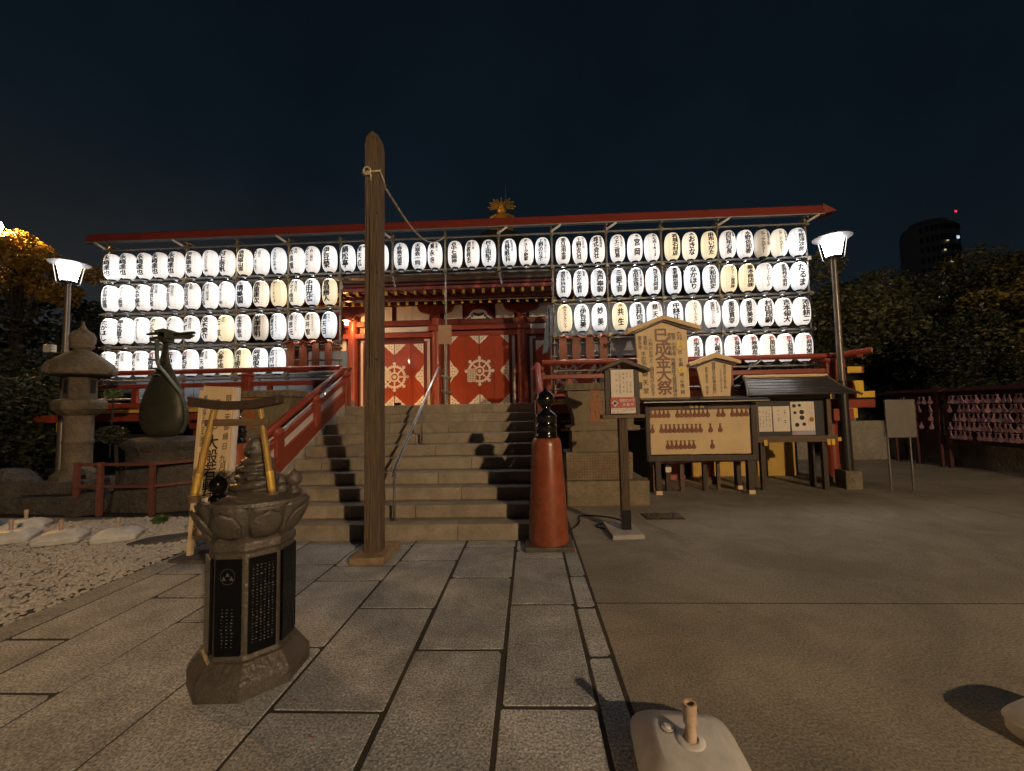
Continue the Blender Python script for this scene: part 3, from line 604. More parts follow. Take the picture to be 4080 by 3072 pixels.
# hanging cords with hooks before the doors
for x in (CX - 1.28 - .03 + .0, CX + 1.25):
    t_ = thing('hanging_cord', (x, 11.9, 3.8), 'thin cord with a metal hook hanging before the %s pillar of the middle door' % ('left' if x < CX else 'right'), 'cord', 'cords hanging beside the middle door')
    MB().cyl((x, 11.9, 3.1), (x, 11.9, 3.96), .006, n=6).build('cord', 'steel', t_); MB().lathe([(.004, -.07), (.03, -.02), (.02, .02), (.004, .03)], (x, 11.9, 3.08), 8).build('hook', 'steel', t_)
# rooftop finial
fn = thing('roof_finial', (-1.35, 22, 11), 'gilded flaming jewel finial with a thin spike on the hall roof', 'finial')
MB().lathe([(.66, 11.0), (.66, 11.45), (.5, 11.75), (.25, 11.8)], (-1.35, 22, 0), 8, PI / 8).build('finial_base', 'gold_base', fn, bevel=.02)
MB().lathe([(.28, 11.8), (.22, 12.0), (.36, 12.12), (.5, 12.18), (.3, 12.3), (.2, 12.45), (.26, 12.58), (.2, 12.7), (.1, 12.8)], (-1.35, 22, 0), 16).build('lotus_stand', 'gold', fn, smooth=True, auto=40)
for s in (-1, 1):
    MB().tube([(-1.35, 22, 12.3), (-1.35 + s * .36, 22, 12.36), (-1.35 + s * .6, 22, 12.2), (-1.35 + s * .74, 22, 12.02)], [.05, .06, .08, .04], 8).build('scroll_arm', 'gold', fn, smooth=True)
MB().lathe([(.02, 12.5), (.12, 12.58), (.16, 12.7), (.12, 12.85), (.04, 13.05), (.01, 13.3)], (-1.35, 21.8, 0), 14).build('jewel', 'gold', fn, smooth=True)
for i in range(17):
    if 6 < i < 10: continue
    t = R(-5 + 190 * i / 16); L_ = .70 + .12 * (i % 2)
    MB().bar((-1.35 + .2 * math.cos(t), 22, 12.72 + .2 * math.sin(t)), (-1.35 + L_ * .95 * math.cos(t), 22, 12.72 + L_ * .8 * math.sin(t)), .04, .05, up=(0, 1, 0), w2=.07, h2=.03).build('flame_ray', 'gold', fn)
MB().cyl((-1.13, 22, 12.6), (-1.13, 22, 14.05), .045, .02, n=6).build('spike', 'steel', fn)

# ================================================================== LANTERN RACK
RY = 8.9
sf = thing('lantern_scaffold', (-1.85, RY, 1.78), 'steel pipe scaffold rack carrying four rows of paper lanterns', 'scaffold')
def pipe(p, q, nm='pipe', r=.0243): return MB().cyl(p, q, r, n=10).build(nm, 'steel', sf, smooth=True, auto=50)
posts = [-9.70, -7.84, -6.638, -5.426, -4.223, -3.027, -1.833, -.631, .547, 1.743, 2.932, 4.139, 6.0]
for x in posts:
    mid_ = -4.0 < x < .4
    zb = 1.78 if x == -1.833 else (4.55 if mid_ else 1.78)
    pipe((x, RY + .05, zb), (x, RY + .05, 5.66), 'upright')
for z in (5.48, 4.75, 4.69): pipe((-9.84, RY, z) if z != 4.69 else (-9.8, RY + .11, z), (6.05, RY, z) if z != 4.69 else (6.0, RY + .11, z), 'rail')
for z in (3.97, 3.20):
    for a, b in ((-9.83, -4.20), (.52, 6.06)): pipe((a, RY, z), (b, RY, z), 'rail'); pipe((a + .04, RY + .1, z - .06), (b - .02, RY + .1, z - .05), 'rail')
for a, b in ((-9.8, -4.2), (.52, 6.1)): pipe((a, RY, 2.43), (b, RY, 2.43), 'rail'); pipe((a, RY, 2.02), (b, RY, 2.02), 'rail')
pipe((-5.5, RY - .02, 2.80), (-4.15, RY - .02, 2.80), 'rail'); pipe((-5.5, RY - .02, 3.05), (-4.15, RY - .02, 3.05), 'rail')
pipe((.5, RY - .02, 3.02), (1.75, RY - .02, 3.02), 'rail'); pipe((.5, RY - .02, 2.74), (1.75, RY - .02, 2.74), 'rail')
pipe((-4.3, 9.9, 4.35), (.6, 9.9, 4.32), 'rail', .015)
for x in posts:
    for z in (5.48, 4.72, 3.96, 3.2, 2.43):
        if -4.0 < x < .4 and z < 4.6: continue
        MB().box(x - .04, x + .04, RY - .035, RY + .085, z - .045, z + .045).build('clamp', 'rust_clamp', sf, bevel=.012)
for z in (2.35, 2.02):
    MB().tube([(-1.94, RY + .04, z + .03), (-1.833, RY + .02, z), (-1.73, RY + .04, z - .03)], .035, 8).build('clamp', 'rust_clamp', sf, smooth=True)
for a, b in zip(posts[:-1], posts[1:]): MB().box(a + .08, b - .08, RY + .22, RY + .46, 4.72, 4.76).build('deck_plank', 'plank', sf, bevel=.005)
for a, b in ((.6, 1.7), (1.8, 2.9), (3, 4.1), (4.2, 5.9)): pipe((a, RY + .3, 2.0), (b, RY + .5, 3.1), 'brace', .018)
for (a, b) in ((-3.027, 4.69), (-.631, 4.69), (-4.223, 4.69)):
    pipe((a, RY + .05, b), (a + .05, RY + .05, b - .3), 'upright_stub')
cn = thing('rack_canopy', (-1.85, RY, 5.65), 'long narrow red sheet canopy over the lantern rack', 'canopy')
MB().prism([(8.78, 5.655), (8.84, 5.84), (8.90, 5.88), (9.12, 5.91), (9.12, 5.88), (8.92, 5.85), (8.85, 5.655)], -10.15, 6.32, 'x').build('canopy_sheet', 'canopy', cn)
MB().prism([(8.78, 5.625), (8.78, 5.652), (8.87, 5.652), (8.87, 5.625)], -10.15, 6.32, 'x').build('drip_edge', 'plank', cn)
MB().prism([(6.322, 5.655), (6.60, 5.71), (6.322, 5.88)], 8.82, 9.1).build('canopy_end', 'canopy', cn)
for i, x in enumerate(posts):
    MB().cyl((x, RY - .06, 5.615), (x, RY + .25, 5.62), .02, n=6).build('canopy_arm', 'steel', cn)
    if i % 2 == 1 or i in (0, 12, 8): MB().cyl((x - .02, RY - .05, 5.50), (x - .20 if x < -2 else x + .2, RY - .12, 5.62), .026, n=8).build('canopy_brace', 'lamphat', cn, smooth=True)
# tarpaulins behind the rack
tp = thing('canvas_tent', (3, 10, 2), 'grey white canvas tent sheets hung behind the right lantern rows', 'tent')
MB().prism([(.45, 4.07), (.30, 2.9), (.42, 2.95), (.62, 3.45), (.62, 4.05)], 9.62, 9.68).build('canvas_flap', 'tarp', tp)
MB().add([(.46, 9.7, 4.07), (4.9, 9.7, 4.07), (5.6, 10.4, 3.1), (5.0, 9.6, 3.35), (.5, 9.6, 3.42)], [(0, 1, 3, 4), (1, 2, 3)]).build('canvas_roof', 'tarp', tp)
MB().box(.46, 5.0, 9.58, 9.6, 3.33, 3.42).build('canvas_hem', 'plank', tp)
MB().box(.6, 5.0, 10.2, 10.22, 2.9, 3.38).build('canvas_back', 'tarp', tp)
MB().cyl((.5, 9.6, 1.78), (.5, 9.6, 4.0), .02, n=8).build('tent_pole', 'steel', tp)
tb = thing('blue_sheet_screen', (-7, 9.5, 1.8), 'blue grey plastic sheeting standing behind the left balcony railing', 'tarpaulin')
for a, b in ((-9.4, -8.0), (-7.97, -6.4), (-6.37, -4.3)): MB().box(a, b, 9.4, 9.43, 1.78, 2.55).build('sheet_panel', 'tarp_blue', tb)
MB().box(-9.4, -4.3, 9.36, 9.45, 2.55, 2.58).build('sheet_top_bar', 'steel', tb)
MB().box(-5.3, -4.35, 9.6, 9.65, 2.6, 3.1).build('cloth_curtain', 'tarp', tb)

# lanterns -----------------------------------------------------------
LH = .30; LR = .162
def lrad(z):
    t = min(abs(z) / LH, 1.0)
    return LR * (.36 + .64 * (1 - t ** 3.0) ** .52) if t < 1 else LR * .36
prof = []
for i in range(25):
    a = -PI / 2 + PI * i / 24; z = LH * math.sin(a); prof.append((lrad(z), z))
lm = MB().lathe(prof, (0, 0, 0), 24, PI / 24, cap=False)
def shade_mesh(key):
    me = bpy.data.meshes.new('paper_shade'); me.from_pydata(lm.v, [], lm.f); me.materials.append(LP[key])
    for p in me.polygons: p.use_smooth = True
    return me
SH = {k: shade_mesh(k) for k in LP}
tmp = MB().lathe([(.062, -.335), (.066, -.333), (.07, -.295), (.058, -.292)], (0, 0, 0), 16, cap=False); 
def raw(mb, nm, m):
    me = bpy.data.meshes.new(nm); me.from_pydata(mb.v, [], mb.f); me.materials.append(M_[m]); return me
CAPB = raw(tmp, 'bottom_cap', 'cap'); CAPT = raw(MB().lathe([(.058, .292), (.07, .295), (.066, .335), (.062, .337)], (0, 0, 0), 16), 'top_cap', 'cap')
hk = MB().tube([(.0, 0, .33), (0, 0, .36), (.01, 0, .40)], .004, 5); hk.tube([(-.06, 0, .33), (-.04, 0, .37), (.0, 0, .385), (.04, 0, .37), (.06, 0, .33)], .004, 5)
HOOK = raw(hk, 'hanger', 'steel')
FOOT_DISC = raw(MB().lathe([(.001, -.262), (.045, -.262)], (0, 0, 0), 10, cap=False), 'bulb', 'foot_glow')  # flat hidden emitter, added to throw each lantern's light downward
def lmap(u, w, d=0):
    w = max(-.285, min(.285, w)); r = lrad(w) + .0035 + d; a = -PI / 2 + u / LR
    return (r * math.cos(a), r * math.sin(a), w)
def child(nm, me, par):
    o = bpy.data.objects.new(nm, me); COL.objects.link(o); o.parent = par; return o
def mesh_from(mb, nm, m):
    me = bpy.data.meshes.new(nm); me.from_pydata(mb.v, [], mb.f); me.materials.append(M_[m]); return me
ORD = 'first second third fourth fifth sixth seventh eighth ninth tenth eleventh twelfth thirteenth fourteenth fifteenth sixteenth seventeenth eighteenth nineteenth twentieth twenty-first twenty-second twenty-third twenty-fourth twenty-fifth twenty-sixth twenty-seventh twenty-eighth twenty-ninth thirtieth thirty-first thirty-second thirty-third'.split()
def lantern(x, z, text, key, label, group):
    yy = RY - .16 + random.uniform(-.012, .012); x = x * .982; z = 1.6 + (z - 1.6) * .982
    t = thing('paper_lantern', (x, yy, z), label, 'lantern', group)
    t.rotation_euler = (random.uniform(-.02, .02), random.uniform(-.02, .02), random.uniform(-.14, .14))
    t.scale = (.972, .972, .965)
    child('paper_shade', SH[key], t); child('bottom_cap', CAPB, t); child('top_cap', CAPT, t); child('hanger', HOOK, t)
    if key != 'd': child('bulb', FOOT_DISC, t)
    # text: "main|side" ; leading * = red first character ; leading (k) small
    red = text.startswith('*'); text = text.lstrip('*'); parts_ = text.split('|'); main = parts_[0]; side = parts_[1] if len(parts_) > 1 else ''
    ink = MB(); rd = MB(); u0 = 0.0 if not side else -.045
    top = .245; bot = -.245
    if main.startswith('㈱') or main.startswith('㈲'):
        k3 = '(株)' if main[0] == '㈱' else '(有)'
        for ch, du in zip(k3, (-.042, 0, .042)): put(ink, ch, u0 + du, .222, .06, lmap, .025)
        main = main[1:]; top = .18
    n = len(main); step = (top - bot) / n; size = min(.145, step * (1.24 if n > 3 else .95), .108 if side else .2)
    if n <= 2: size = .125
    ascii_ = all(ord(c) < 128 for c in main)
    for i, ch in enumerate(main):
        tgt = rd if (red and i == 0) else ink
        if ascii_ : put(tgt, ch, u0, top - step * (i + .5), min(step * .92, .06), lmap, .03, 1, 0)
        else: put(tgt, ch, u0 + random.uniform(-.004, .004), top - step * (i + .5), size, lmap, .044 if n <= 6 else .03, min(1.2, step / size * .93), .08)
    if side:
        m_ = len(side); s2 = min(.062, .43 / m_)
        for i, ch in enumerate(side): put(ink, ch, .062, .215 - s2 * 1.08 * i, s2, lmap, .02, 1, .06)
    if ink.v: child('lettering', mesh_from(ink, 'lettering', 'ink'), t)
    if rd.v: child('red_lettering', mesh_from(rd, 'red_lettering', 'ink_red'), t)
    return t
R1X = [-9.579, -9.19, -8.80, -8.43, -8.044, -7.633, -7.223, -6.845, -6.427, -6.034, -5.625, -5.206, -4.84, -4.45, -4.027, -3.649, -3.271, -2.816, -2.419, -2.055, -1.602, -1.222, -.853, -.4, -.023, .335, .783, 1.153, 1.53, 1.97, 2.344, 2.711, 3.146, 3.53, 3.93, 4.32, 4.692, 5.053, 5.412, 5.783]
R1 = ['永崎達也'] * 5 + ['伊東雄太郎', 'ローバルミイア㈱', '村上奈帆', '焼肉陽山道', 'カドクラ|立飲み', 'イルカドッチョ', '太昌園|焼肉', 'あんみつみはし|上野公園前', '伊豆榮', '韻松亭', '東天紅|㈱', '上野', '上野観光連盟', '天音会一同', '寛永寺|東叡山', '谷中七福神', '信者有志|辯天堂', '村上由紀子', '吉野眼科|医実見会', 'デューク更家', '上野のり子|株式会社NIA', '朝日信用金庫', '上野支社|明治安田', '株式会社|徳倉建設', 'ウエニ貿易|株式会社', '㈱宮岡', '㈱七光IRIS', '岩城石材店', '㈱おきな', '麻布いがた', '四百年石長|創業', '水野佐知香', 'ピアノアカデミー|安藤俊太郎', 'ピアノアカデミー|立原智彦', '平松洋次郎']
K1 = 'wwwwwwwwpwbwwwbwwbbwwwbbwbwwwwwwcpcwwdpb'
XL = R1X[:14]; XR = R1X[26:]
R2 = ['幸田幸社管理', 'グリーン東京', '茨木平福兵', '田原岩太郎|京仏具', '鈴木法衣店|株式会社', '保也法衣店|京都', '山崎法衣店|総本山御用達', 'センチュリー㈱', '㈲晴美園', '赤重建次', '㈱FIELD', 'クマイ商店|株式会社', '中田光広', '曽根勝人'] + ['整形外科内科|やつか', 'なかがみ歯科|湯島', '水戸奉製', '㈱三愛工芸', '安田念珠店|総本山御用達', '株式会社阿部', '香老舗松榮堂', 'なかほり', '大和田眞史', 'グリーン産商㈱', '藤本商店㈱', 'クリーンロード', '恵雅株式会社', 'だるま']
K2 = 'wwwwwwwwbpcpbc' + 'bbbbbbbbbccwwb'
R3 = ['たかはし', '神谷留子', '㈱3coconeで', 'ボンらやじ', 'フィールド', 'ゆずカ|株式会社', '茂木榮介', '三友|神田', '松本鳶工事店', '米澤崇明', '米澤芳代子|KTERAS', '香思元|コスメディク', '浅井智|ケミコスクリ', '髙天日|BHG'] + ['㈱メイプルリンク', '㈲伊豆美', '妙美', '㈲共生', '吉井可奈', '辯天堂|不忍池', '中鉢正人', 'ハッピージャパン', '皮膚科クリニック|渋谷美容', '服部貫宰|クロースクリエイト', '服部美香|クロースクリエイト', '村田昂嗣', '吉本優大', '池松耕二']
K3 = 'wwwpwwwcwdbwpb' + 'cbbcbwbpwwwwww'
R4L = ['辯天堂|不忍池', '辯天堂|不忍池', '辯天堂|不忍池', '*祈疾病退散', '*祈安産', '*祈家内安全', '辯天堂|不忍池', '心春叶成就', '奥住綾乃', '阿部俊介', '志村栄|PROSPER']
K4L = 'wwwwbwwccbb'
R4R = ['*祈学芸成就', '*祈心願成就', '*祈身体健全', '*祈無病息災', '*祈萬民豊楽', '*祈五穀豊穣', '*祈商売繁盛']
KD = dict(w='white', b='cool white', c='cream coloured', p='pale peach', d='dim')
for i, (x, tx, k) in enumerate(zip(R1X, R1, K1)):
    if i < 17: lab = '%s lit paper lantern, %s from the left end of the top row' % (KD[k], ORD[i])
    elif i < 26: lab = '%s lit paper lantern in the top row, %s right of the wooden post' % (KD[k], ORD[i - 17])
    else: lab = '%s lit paper lantern, %s from the right end of the top row' % (KD[k], ORD[39 - i])
    lantern(x, 5.075, tx, k, lab, 'paper lanterns in the top row')
for R_, K_, z, nm in ((R2, K2, 4.335, 'second'), (R3, K3, 3.575, 'third')):
    for i, (x, tx, k) in enumerate(zip(XL + XR, R_, K_)):
        lab = '%s lit paper lantern, left block, %s row, %s from left' % (KD[k], nm, ORD[i]) if i < 14 else '%s lit paper lantern, right block, %s row, %s from left' % (KD[k], nm, ORD[i - 14])
        lantern(x, z, tx, k, lab, 'paper lanterns in the %s row' % nm)
for i, (x, tx, k) in enumerate(zip(XL[:11], R4L, K4L)): lantern(x, 2.81, tx, k, '%s lit paper lantern, %s from left in the row above the left railing' % (KD[k], ORD[i]), 'paper lanterns in the bottom row')
for i, (x, tx, k) in enumerate(zip(XR[7:], R4R, 'wwwwpww')): lantern(x, 2.81, tx, k, '%s lit lantern with red first character, %s from left above the right railing' % (KD[k], ORD[i]), 'paper lanterns in the bottom row')
# small roofed tablets on the scaffold
def tablet(x, z, lab):
    t = thing('wooden_tablet', (x, RY - .08, z - .32), lab, 'tablet', 'roofed wooden tablets tied to the scaffold')
    MB().box(x - .085, x + .085, RY - .1, RY - .075, z - .32, z + .28).build('board', 'plaque_red', t, bevel=.004)
    MB().prism([(x - .16, z + .24), (x, z + .31), (x + .16, z + .24), (x + .16, z + .27), (x, z + .345), (x - .16, z + .27)], RY - .13, RY - .05).build('tablet_roof', 'plaque_red', t)
for i, x in enumerate((-5.28, -5.0, -4.71, -4.42)): tablet(x, 2.9, 'narrow dark wooden tablet with a little roof, %s of four on the left scaffold' % ORD[i])
for i, x in enumerate((.72, 1.0, 1.29, 1.58)): tablet(x, 2.86, 'narrow reddish wooden tablet with a little roof, %s of four on the right scaffold' % ORD[i])
# notice tied to the centre upright
nb = thing('cloth_notice', (-1.833, RY - .02, 3.1), 'buff cloth notice tied to the centre upright before the doors', 'notice')
MB().box(-1.99, -1.70, RY - .03, RY - .022, 3.08, 3.50).build('cloth', mat('buff_cloth', (.5, .3, .19), .8, var=.15, stretch=(1, 1, 12), scale=4, bump=.3), nb)
for z in (3.14, 3.44): MB().tube([(-1.87, RY - .035, z), (-1.833, RY + .08, z), (-1.80, RY - .035, z)], .004, 5).build('tie', 'rope', nb)

# ================================================================== WOODEN POST AND ROPE
wp = thing('wooden_post', (-1.78, 4.62, 0), 'tall weathered square timber post standing before the steps', 'post')
px, py, hw = -1.775, 4.62, .088
MB().box(px - .19, px + .19, 4.365, 4.97, -.02, .075).build('base_block', 'block_wood', wp, bevel=.02)
v = []; Z = [0.0, .07, 1, 2, 3, 4, 4.72, 4.83, 4.89]; S = [hw] * 7 + [hw * .86, hw * .6]
mb = MB(); vs = []
for z, s in zip(Z, S):
    j = lambda: random.uniform(-.003, .003)
    vs += [(px - s + j(), py - s + j(), z), (px - s * .0 + j(), py - s - .001, z), (px + s + j(), py - s + j(), z), (px + s, py + s, z), (px - s, py + s, z)]
vs[-5:] = [(px - .05, py - .05, 4.885), (px - .012, py - .05, 4.915), (px + .05, py - .045, 4.86), (px + .045, py + .05, 4.85), (px - .05, py + .05, 4.87)]
fs = [(k * 5 + i, k * 5 + (i + 1) % 5, (k + 1) * 5 + (i + 1) % 5, (k + 1) * 5 + i) for k in range(8) for i in range(5)] + [(40, 41, 42, 43, 44)]
mb.add(vs, fs); mb.build('post', 'wood', wp, bevel=.008)
for z in (3.9, 3.2, 2.2): MB().cyl((px + .055, py - .093, z), (px + .055, py - .087, z), .012, n=8).build('peg_hole', 'ink', wp)
MB().box(px - .035, px - .02, py - .0905, py - .088, 2.1, 3.85).build('drying_crack', 'wood_dark', wp)
rp = thing('rope', (px, py, 4.4), 'twisted pale rope knotted round the post and stretched to the lantern rack', 'rope')
def twisted(pts, r, turns, nm):
    P = [Vector(p) for p in pts]
    for ph in (0, 2 * PI / 3, 4 * PI / 3):
        out = []
        for i, p in enumerate(P):
            d_ = (P[min(i + 1, len(P) - 1)] - P[max(i - 1, 0)]).normalized(); a = d_.cross(Vector((0, 0, 1)))
            if a.length < 1e-3: a = Vector((1, 0, 0))
            a.normalize(); b = d_.cross(a); t = ph + turns * 2 * PI * i / len(P); out.append(p + (a * math.cos(t) + b * math.sin(t)) * r * .55)
        MB().tube(out, r * .62, 6).build(nm, 'rope', rp, smooth=True)
s_ = hw + .012
twisted([(px - s_, py + s_, 4.40), (px - s_, py - s_, 4.37), (px - .02, py - s_, 4.385), (px + s_, py - s_, 4.39), (px + s_ + .002, py, 4.33), (px + s_, py + s_, 4.28), (px - s_, py + s_, 4.36)], .014, 12, 'rope_wrap')
twisted([(px - .05 + .04 * math.cos(t), py - s_ - .012, 4.39 + .045 * math.sin(t)) for t in np.linspace(0, 6.6, 14)], .012, 5, 'rope_knot')
twisted([(px - .02, py - s_ - .01, 4.38), (px - .005, py - s_ - .015, 4.33), (px - .01, py - s_ - .01, 4.27)], .012, 2, 'rope_tail')
a, b = Vector((px + s_, py + s_, 4.28)), Vector((-1.84, RY, 5.49)); 
twisted([a.lerp(b, t) - Vector((0, 0, .34 * math.sin(PI * t))) for t in np.linspace(0, 1, 60)], .013, 70, 'rope_span')

# ================================================================== CARVED MONUMENT (left foreground)
mx, my = -1.80, 2.62
mo = thing('carved_monument', (mx, my, 0), 'octagonal stone monument with black plaques, lotus bowl, coiled carving and little torii', 'monument')
mrot = R(3)
MB().lathe([(.335, -.03), (.335, .09), (.32, .105), (.265, .165), (.25, .17)], (mx, my, 0), 8, mrot + PI / 8).build('base_stone', 'carved', mo, bevel=.012)
MB().lathe([(.252, .165), (.235, .18), (.235, .74), (.248, .76), (.244, .80), (.19, .83)], (mx, my, 0), 8, mrot + PI / 8).build('pedestal', 'carved', mo, bevel=.012)
for i in range(8):
    t = mrot + PI / 4 * i; nrm = Vector((math.cos(t), math.sin(t), 0)); tg = Vector((-math.sin(t), math.cos(t), 0)); ap = .235 * math.cos(PI / 8)
    if nrm.y > .85: continue
    c = Vector((mx, my, 0)) + nrm * ap; vs = []
    for dn_ in (.0, .018):
        for u, z in ((-.074, .20), (.074, .20), (.074, .715), (-.074, .715)): p = c + nrm * dn_ + tg * u; vs.append((p.x, p.y, z))
    pl = MB().add(vs, [(0, 1, 2, 3), (7, 6, 5, 4), (0, 4, 5, 1), (1, 5, 6, 2), (2, 6, 7, 3), (3, 7, 4, 0)]).build('plaque', 'blackstone', mo, bevel=.002)
    mpf = lambda u, w, c=c, nrm=nrm, tg=tg: tuple(c + nrm * .0195 + tg * u + Vector((0, 0, w)))
    ink = MB()
    def rect(u, w, a_, b_): ink.add([mpf(u - a_, w - b_), mpf(u + a_, w - b_), mpf(u + a_, w + b_), mpf(u - a_, w + b_)], [(0, 1, 2, 3)])
    emblem = -1.75 < math.atan2(nrm.y, nrm.x) < -1.3
    if emblem:
        for q in range(28):
            t_ = 2 * PI * q / 28; rect(.042 * math.cos(t_), .625 + .042 * math.sin(t_), .0022, .0022)
        for s in (-1, 0, 1): ink.add([mpf(s * .022 - .013, .605 + (.022 if s == 0 else 0)), mpf(s * .022 + .013, .605 + (.022 if s == 0 else 0)), mpf(s * .022, .63 + (.02 if s == 0 else 0))], [(0, 1, 2)])
        for u in (-.028, 0, .028):
            for q in range(12): rect(u + random.uniform(-.003, .003), .45 - q * .018, random.uniform(.002, .007), random.uniform(.0015, .004))
    else:
        for u in np.linspace(-.052, .052, 6):
            for q in range(26): rect(float(u) + random.uniform(-.002, .002), .67 - q * .0165, random.uniform(.001, .0055), random.uniform(.001, .0035))
    o_ = ink.build('engraving', 'engrave', pl)
# lotus bowl
def petal(t, z): return 1 + .07 * abs(math.cos(t * 4)) - .02
MB().lathe([(.19, .80), (.235, .815), (.27, .86), (.295, .92), (.31, .975), (.318, 1.0)], (mx, my, 0), 96, 0, lambda t, z: (.90 + .12 * abs(math.cos(t * 4)) ** .45), sx=1.02, sy=.86).build('lotus_bowl', 'carved', mo, smooth=True)
for i in range(8):
    t = 2 * PI * i / 8 + PI / 8 * 0; mb = MB(); n1 = 9; vs = []
    for a_ in range(n1):
        for b_ in range(7):
            u = (a_ / (n1 - 1) - .5); w = b_ / 6; wd = .30 * math.sin(PI * (.18 + .66 * w)) ** .8; r = .195 + .11 * w ** .6 + .026 * math.cos(u * PI) ; ang = t + u * wd * 2.1
            vs.append((mx + r * math.cos(ang) * 1.02, my + r * math.sin(ang) * .88, .825 + .16 * w - .03 * abs(u) * 2 * w))
    for a_ in range(n1 - 1):
        for b_ in range(6): k_ = a_ * 7 + b_; mb.f.append((k_, k_ + 1, k_ + 8, k_ + 7))
    mb.v = vs; o_ = mb.build('lotus_petal', 'carved', mo, smooth=True); s_ = o_.modifiers.new('solid', 'SOLIDIFY'); s_.thickness = .018
MB().lathe([(.285, .985), (.31, 1.0), (.305, 1.018), (.265, 1.022), (.23, 1.045), (.02, 1.06)], (mx, my, 0), 48, sx=1.02, sy=.86).build('bowl_top', 'carved', mo, smooth=True, auto=35)
# coiled carving
mb = MB()
def _scale(t, z): return 1 + .05 * math.sin(7 * t + 60 * z) + .05 * math.sin(11 * t - 45 * z) + .10 * max(0, math.sin(2.2 * t + 46 * z)) ** 2
mb.lathe([(.155 - .098 * (q / 40) ** .9 + .012 * math.sin(q * .9), 1.035 + .27 * q / 40) for q in range(41)], (mx + .02, my, 0), 44, 0, _scale, sy=.85)
mb.build('coiled_body', 'carved', mo, smooth=True)
sp = [(mx + .02 + (.15 - .09 * u) * math.cos(u * 15 + 2), my + (.125 - .08 * u) * math.sin(u * 15 + 2), 1.05 + .245 * u) for u in np.linspace(0, 1, 90)]
MB().tube(sp, [.028 * (1 - u * .5) for u in np.linspace(0, 1, 90)], 9).build('snake_coil', 'carved', mo, smooth=True)
MB().lathe([(.012, 1.25), (.05, 1.265), (.06, 1.30), (.056, 1.335), (.04, 1.365), (.012, 1.38)], (mx + .03, my - .03, 0), 14).build('carved_head', 'carved', mo, smooth=True)
mb = MB()
for s in (-1, 1):
    mb.lathe([(.002, 0), (.012, .004), (.012, .012), (.002, .016)], (mx + .03 + s * .022, my - .088, 1.308), 8)
mb.tube([(mx + .03, my - .085, 1.31), (mx + .03, my - .102, 1.287), (mx + .03, my - .09, 1.28)], .009, 6)
mb.build('carved_face', 'carved', mo, smooth=True)
for (dx, dy, z, r) in ((-.13, .0, 1.12, .05), (-.17, -.03, 1.07, .045), (-.10, .02, 1.18, .035), (.15, .04, 1.10, .045), (.18, .0, 1.06, .04)):
    MB().lathe([(r * .3, -r), (r * .9, -r * .5), (r, 0), (r * .8, r * .6), (r * .2, r)], (mx + dx, my + dy, z), 12, sx=1.1).build('rock_lobe', 'carved', mo, smooth=True)
def onion(dx, dy, m):
    p = MB().lathe([(.05, 1.03), (.045, 1.05), (.028, 1.06), (.028, 1.075), (.045, 1.09), (.052, 1.115), (.042, 1.145), (.015, 1.165), (.003, 1.178)], (mx + dx, my + dy, 0), 18).build('onion_finial', m, mo, smooth=True)
onion(.235, .05, 'carved'); onion(-.11, -.17, 'blackstone')
mo.scale.z = 1.06
# miniature torii
ty = my - .10
M_['bamboo'] = mat('yellow_bamboo', (.42, .25, .05), .4, var=.4, scale=8, stretch=(4, 4, 1))
for s, xb, xt in ((-1, mx - .27, mx - .20), (1, mx + .175, mx + .10)):
    l_ = MB().cyl((xb, ty - (.06 if s < 0 else -.02), 1.04), (xt, ty, 1.545), .021, .0185, n=12).build('torii_leg', 'bamboo', mo, smooth=True, auto=50)
    MB().cyl((xb, ty - (.06 if s < 0 else -.02), 1.02), (xb + (xt - xb) * .05, ty - (.06 if s < 0 else -.02), 1.055), .038, n=12).build('leg_socket', 'wood_brown', l_, smooth=True, auto=40)
    MB().cyl((xb + (xt - xb) * .06, ty - (.056 if s < 0 else -.018), 1.07), (xb + (xt - xb) * .26, ty - (.045 if s < 0 else -.015), 1.18), .0225, n=12).build('gold_wrap', 'gold', l_, smooth=True, auto=50)
pr_ = []; nb_ = 14
for i in range(nb_ + 1): u = i / nb_ * 2 - 1; pr_.append((mx - .055 + u * .29, 1.57 + .033 * u * u))
MB().prism([(x, z - .026) for x, z in pr_] + [(x, z + .026) for x, z in reversed(pr_)], ty - .04, ty + .03).build('torii_lintel', 'wood_dark', mo, bevel=.004)
MB().box(mx - .25, mx + .155, ty - .018, ty + .018, 1.45, 1.49).build('torii_tie_beam', 'wood_brown', mo, bevel=.004)

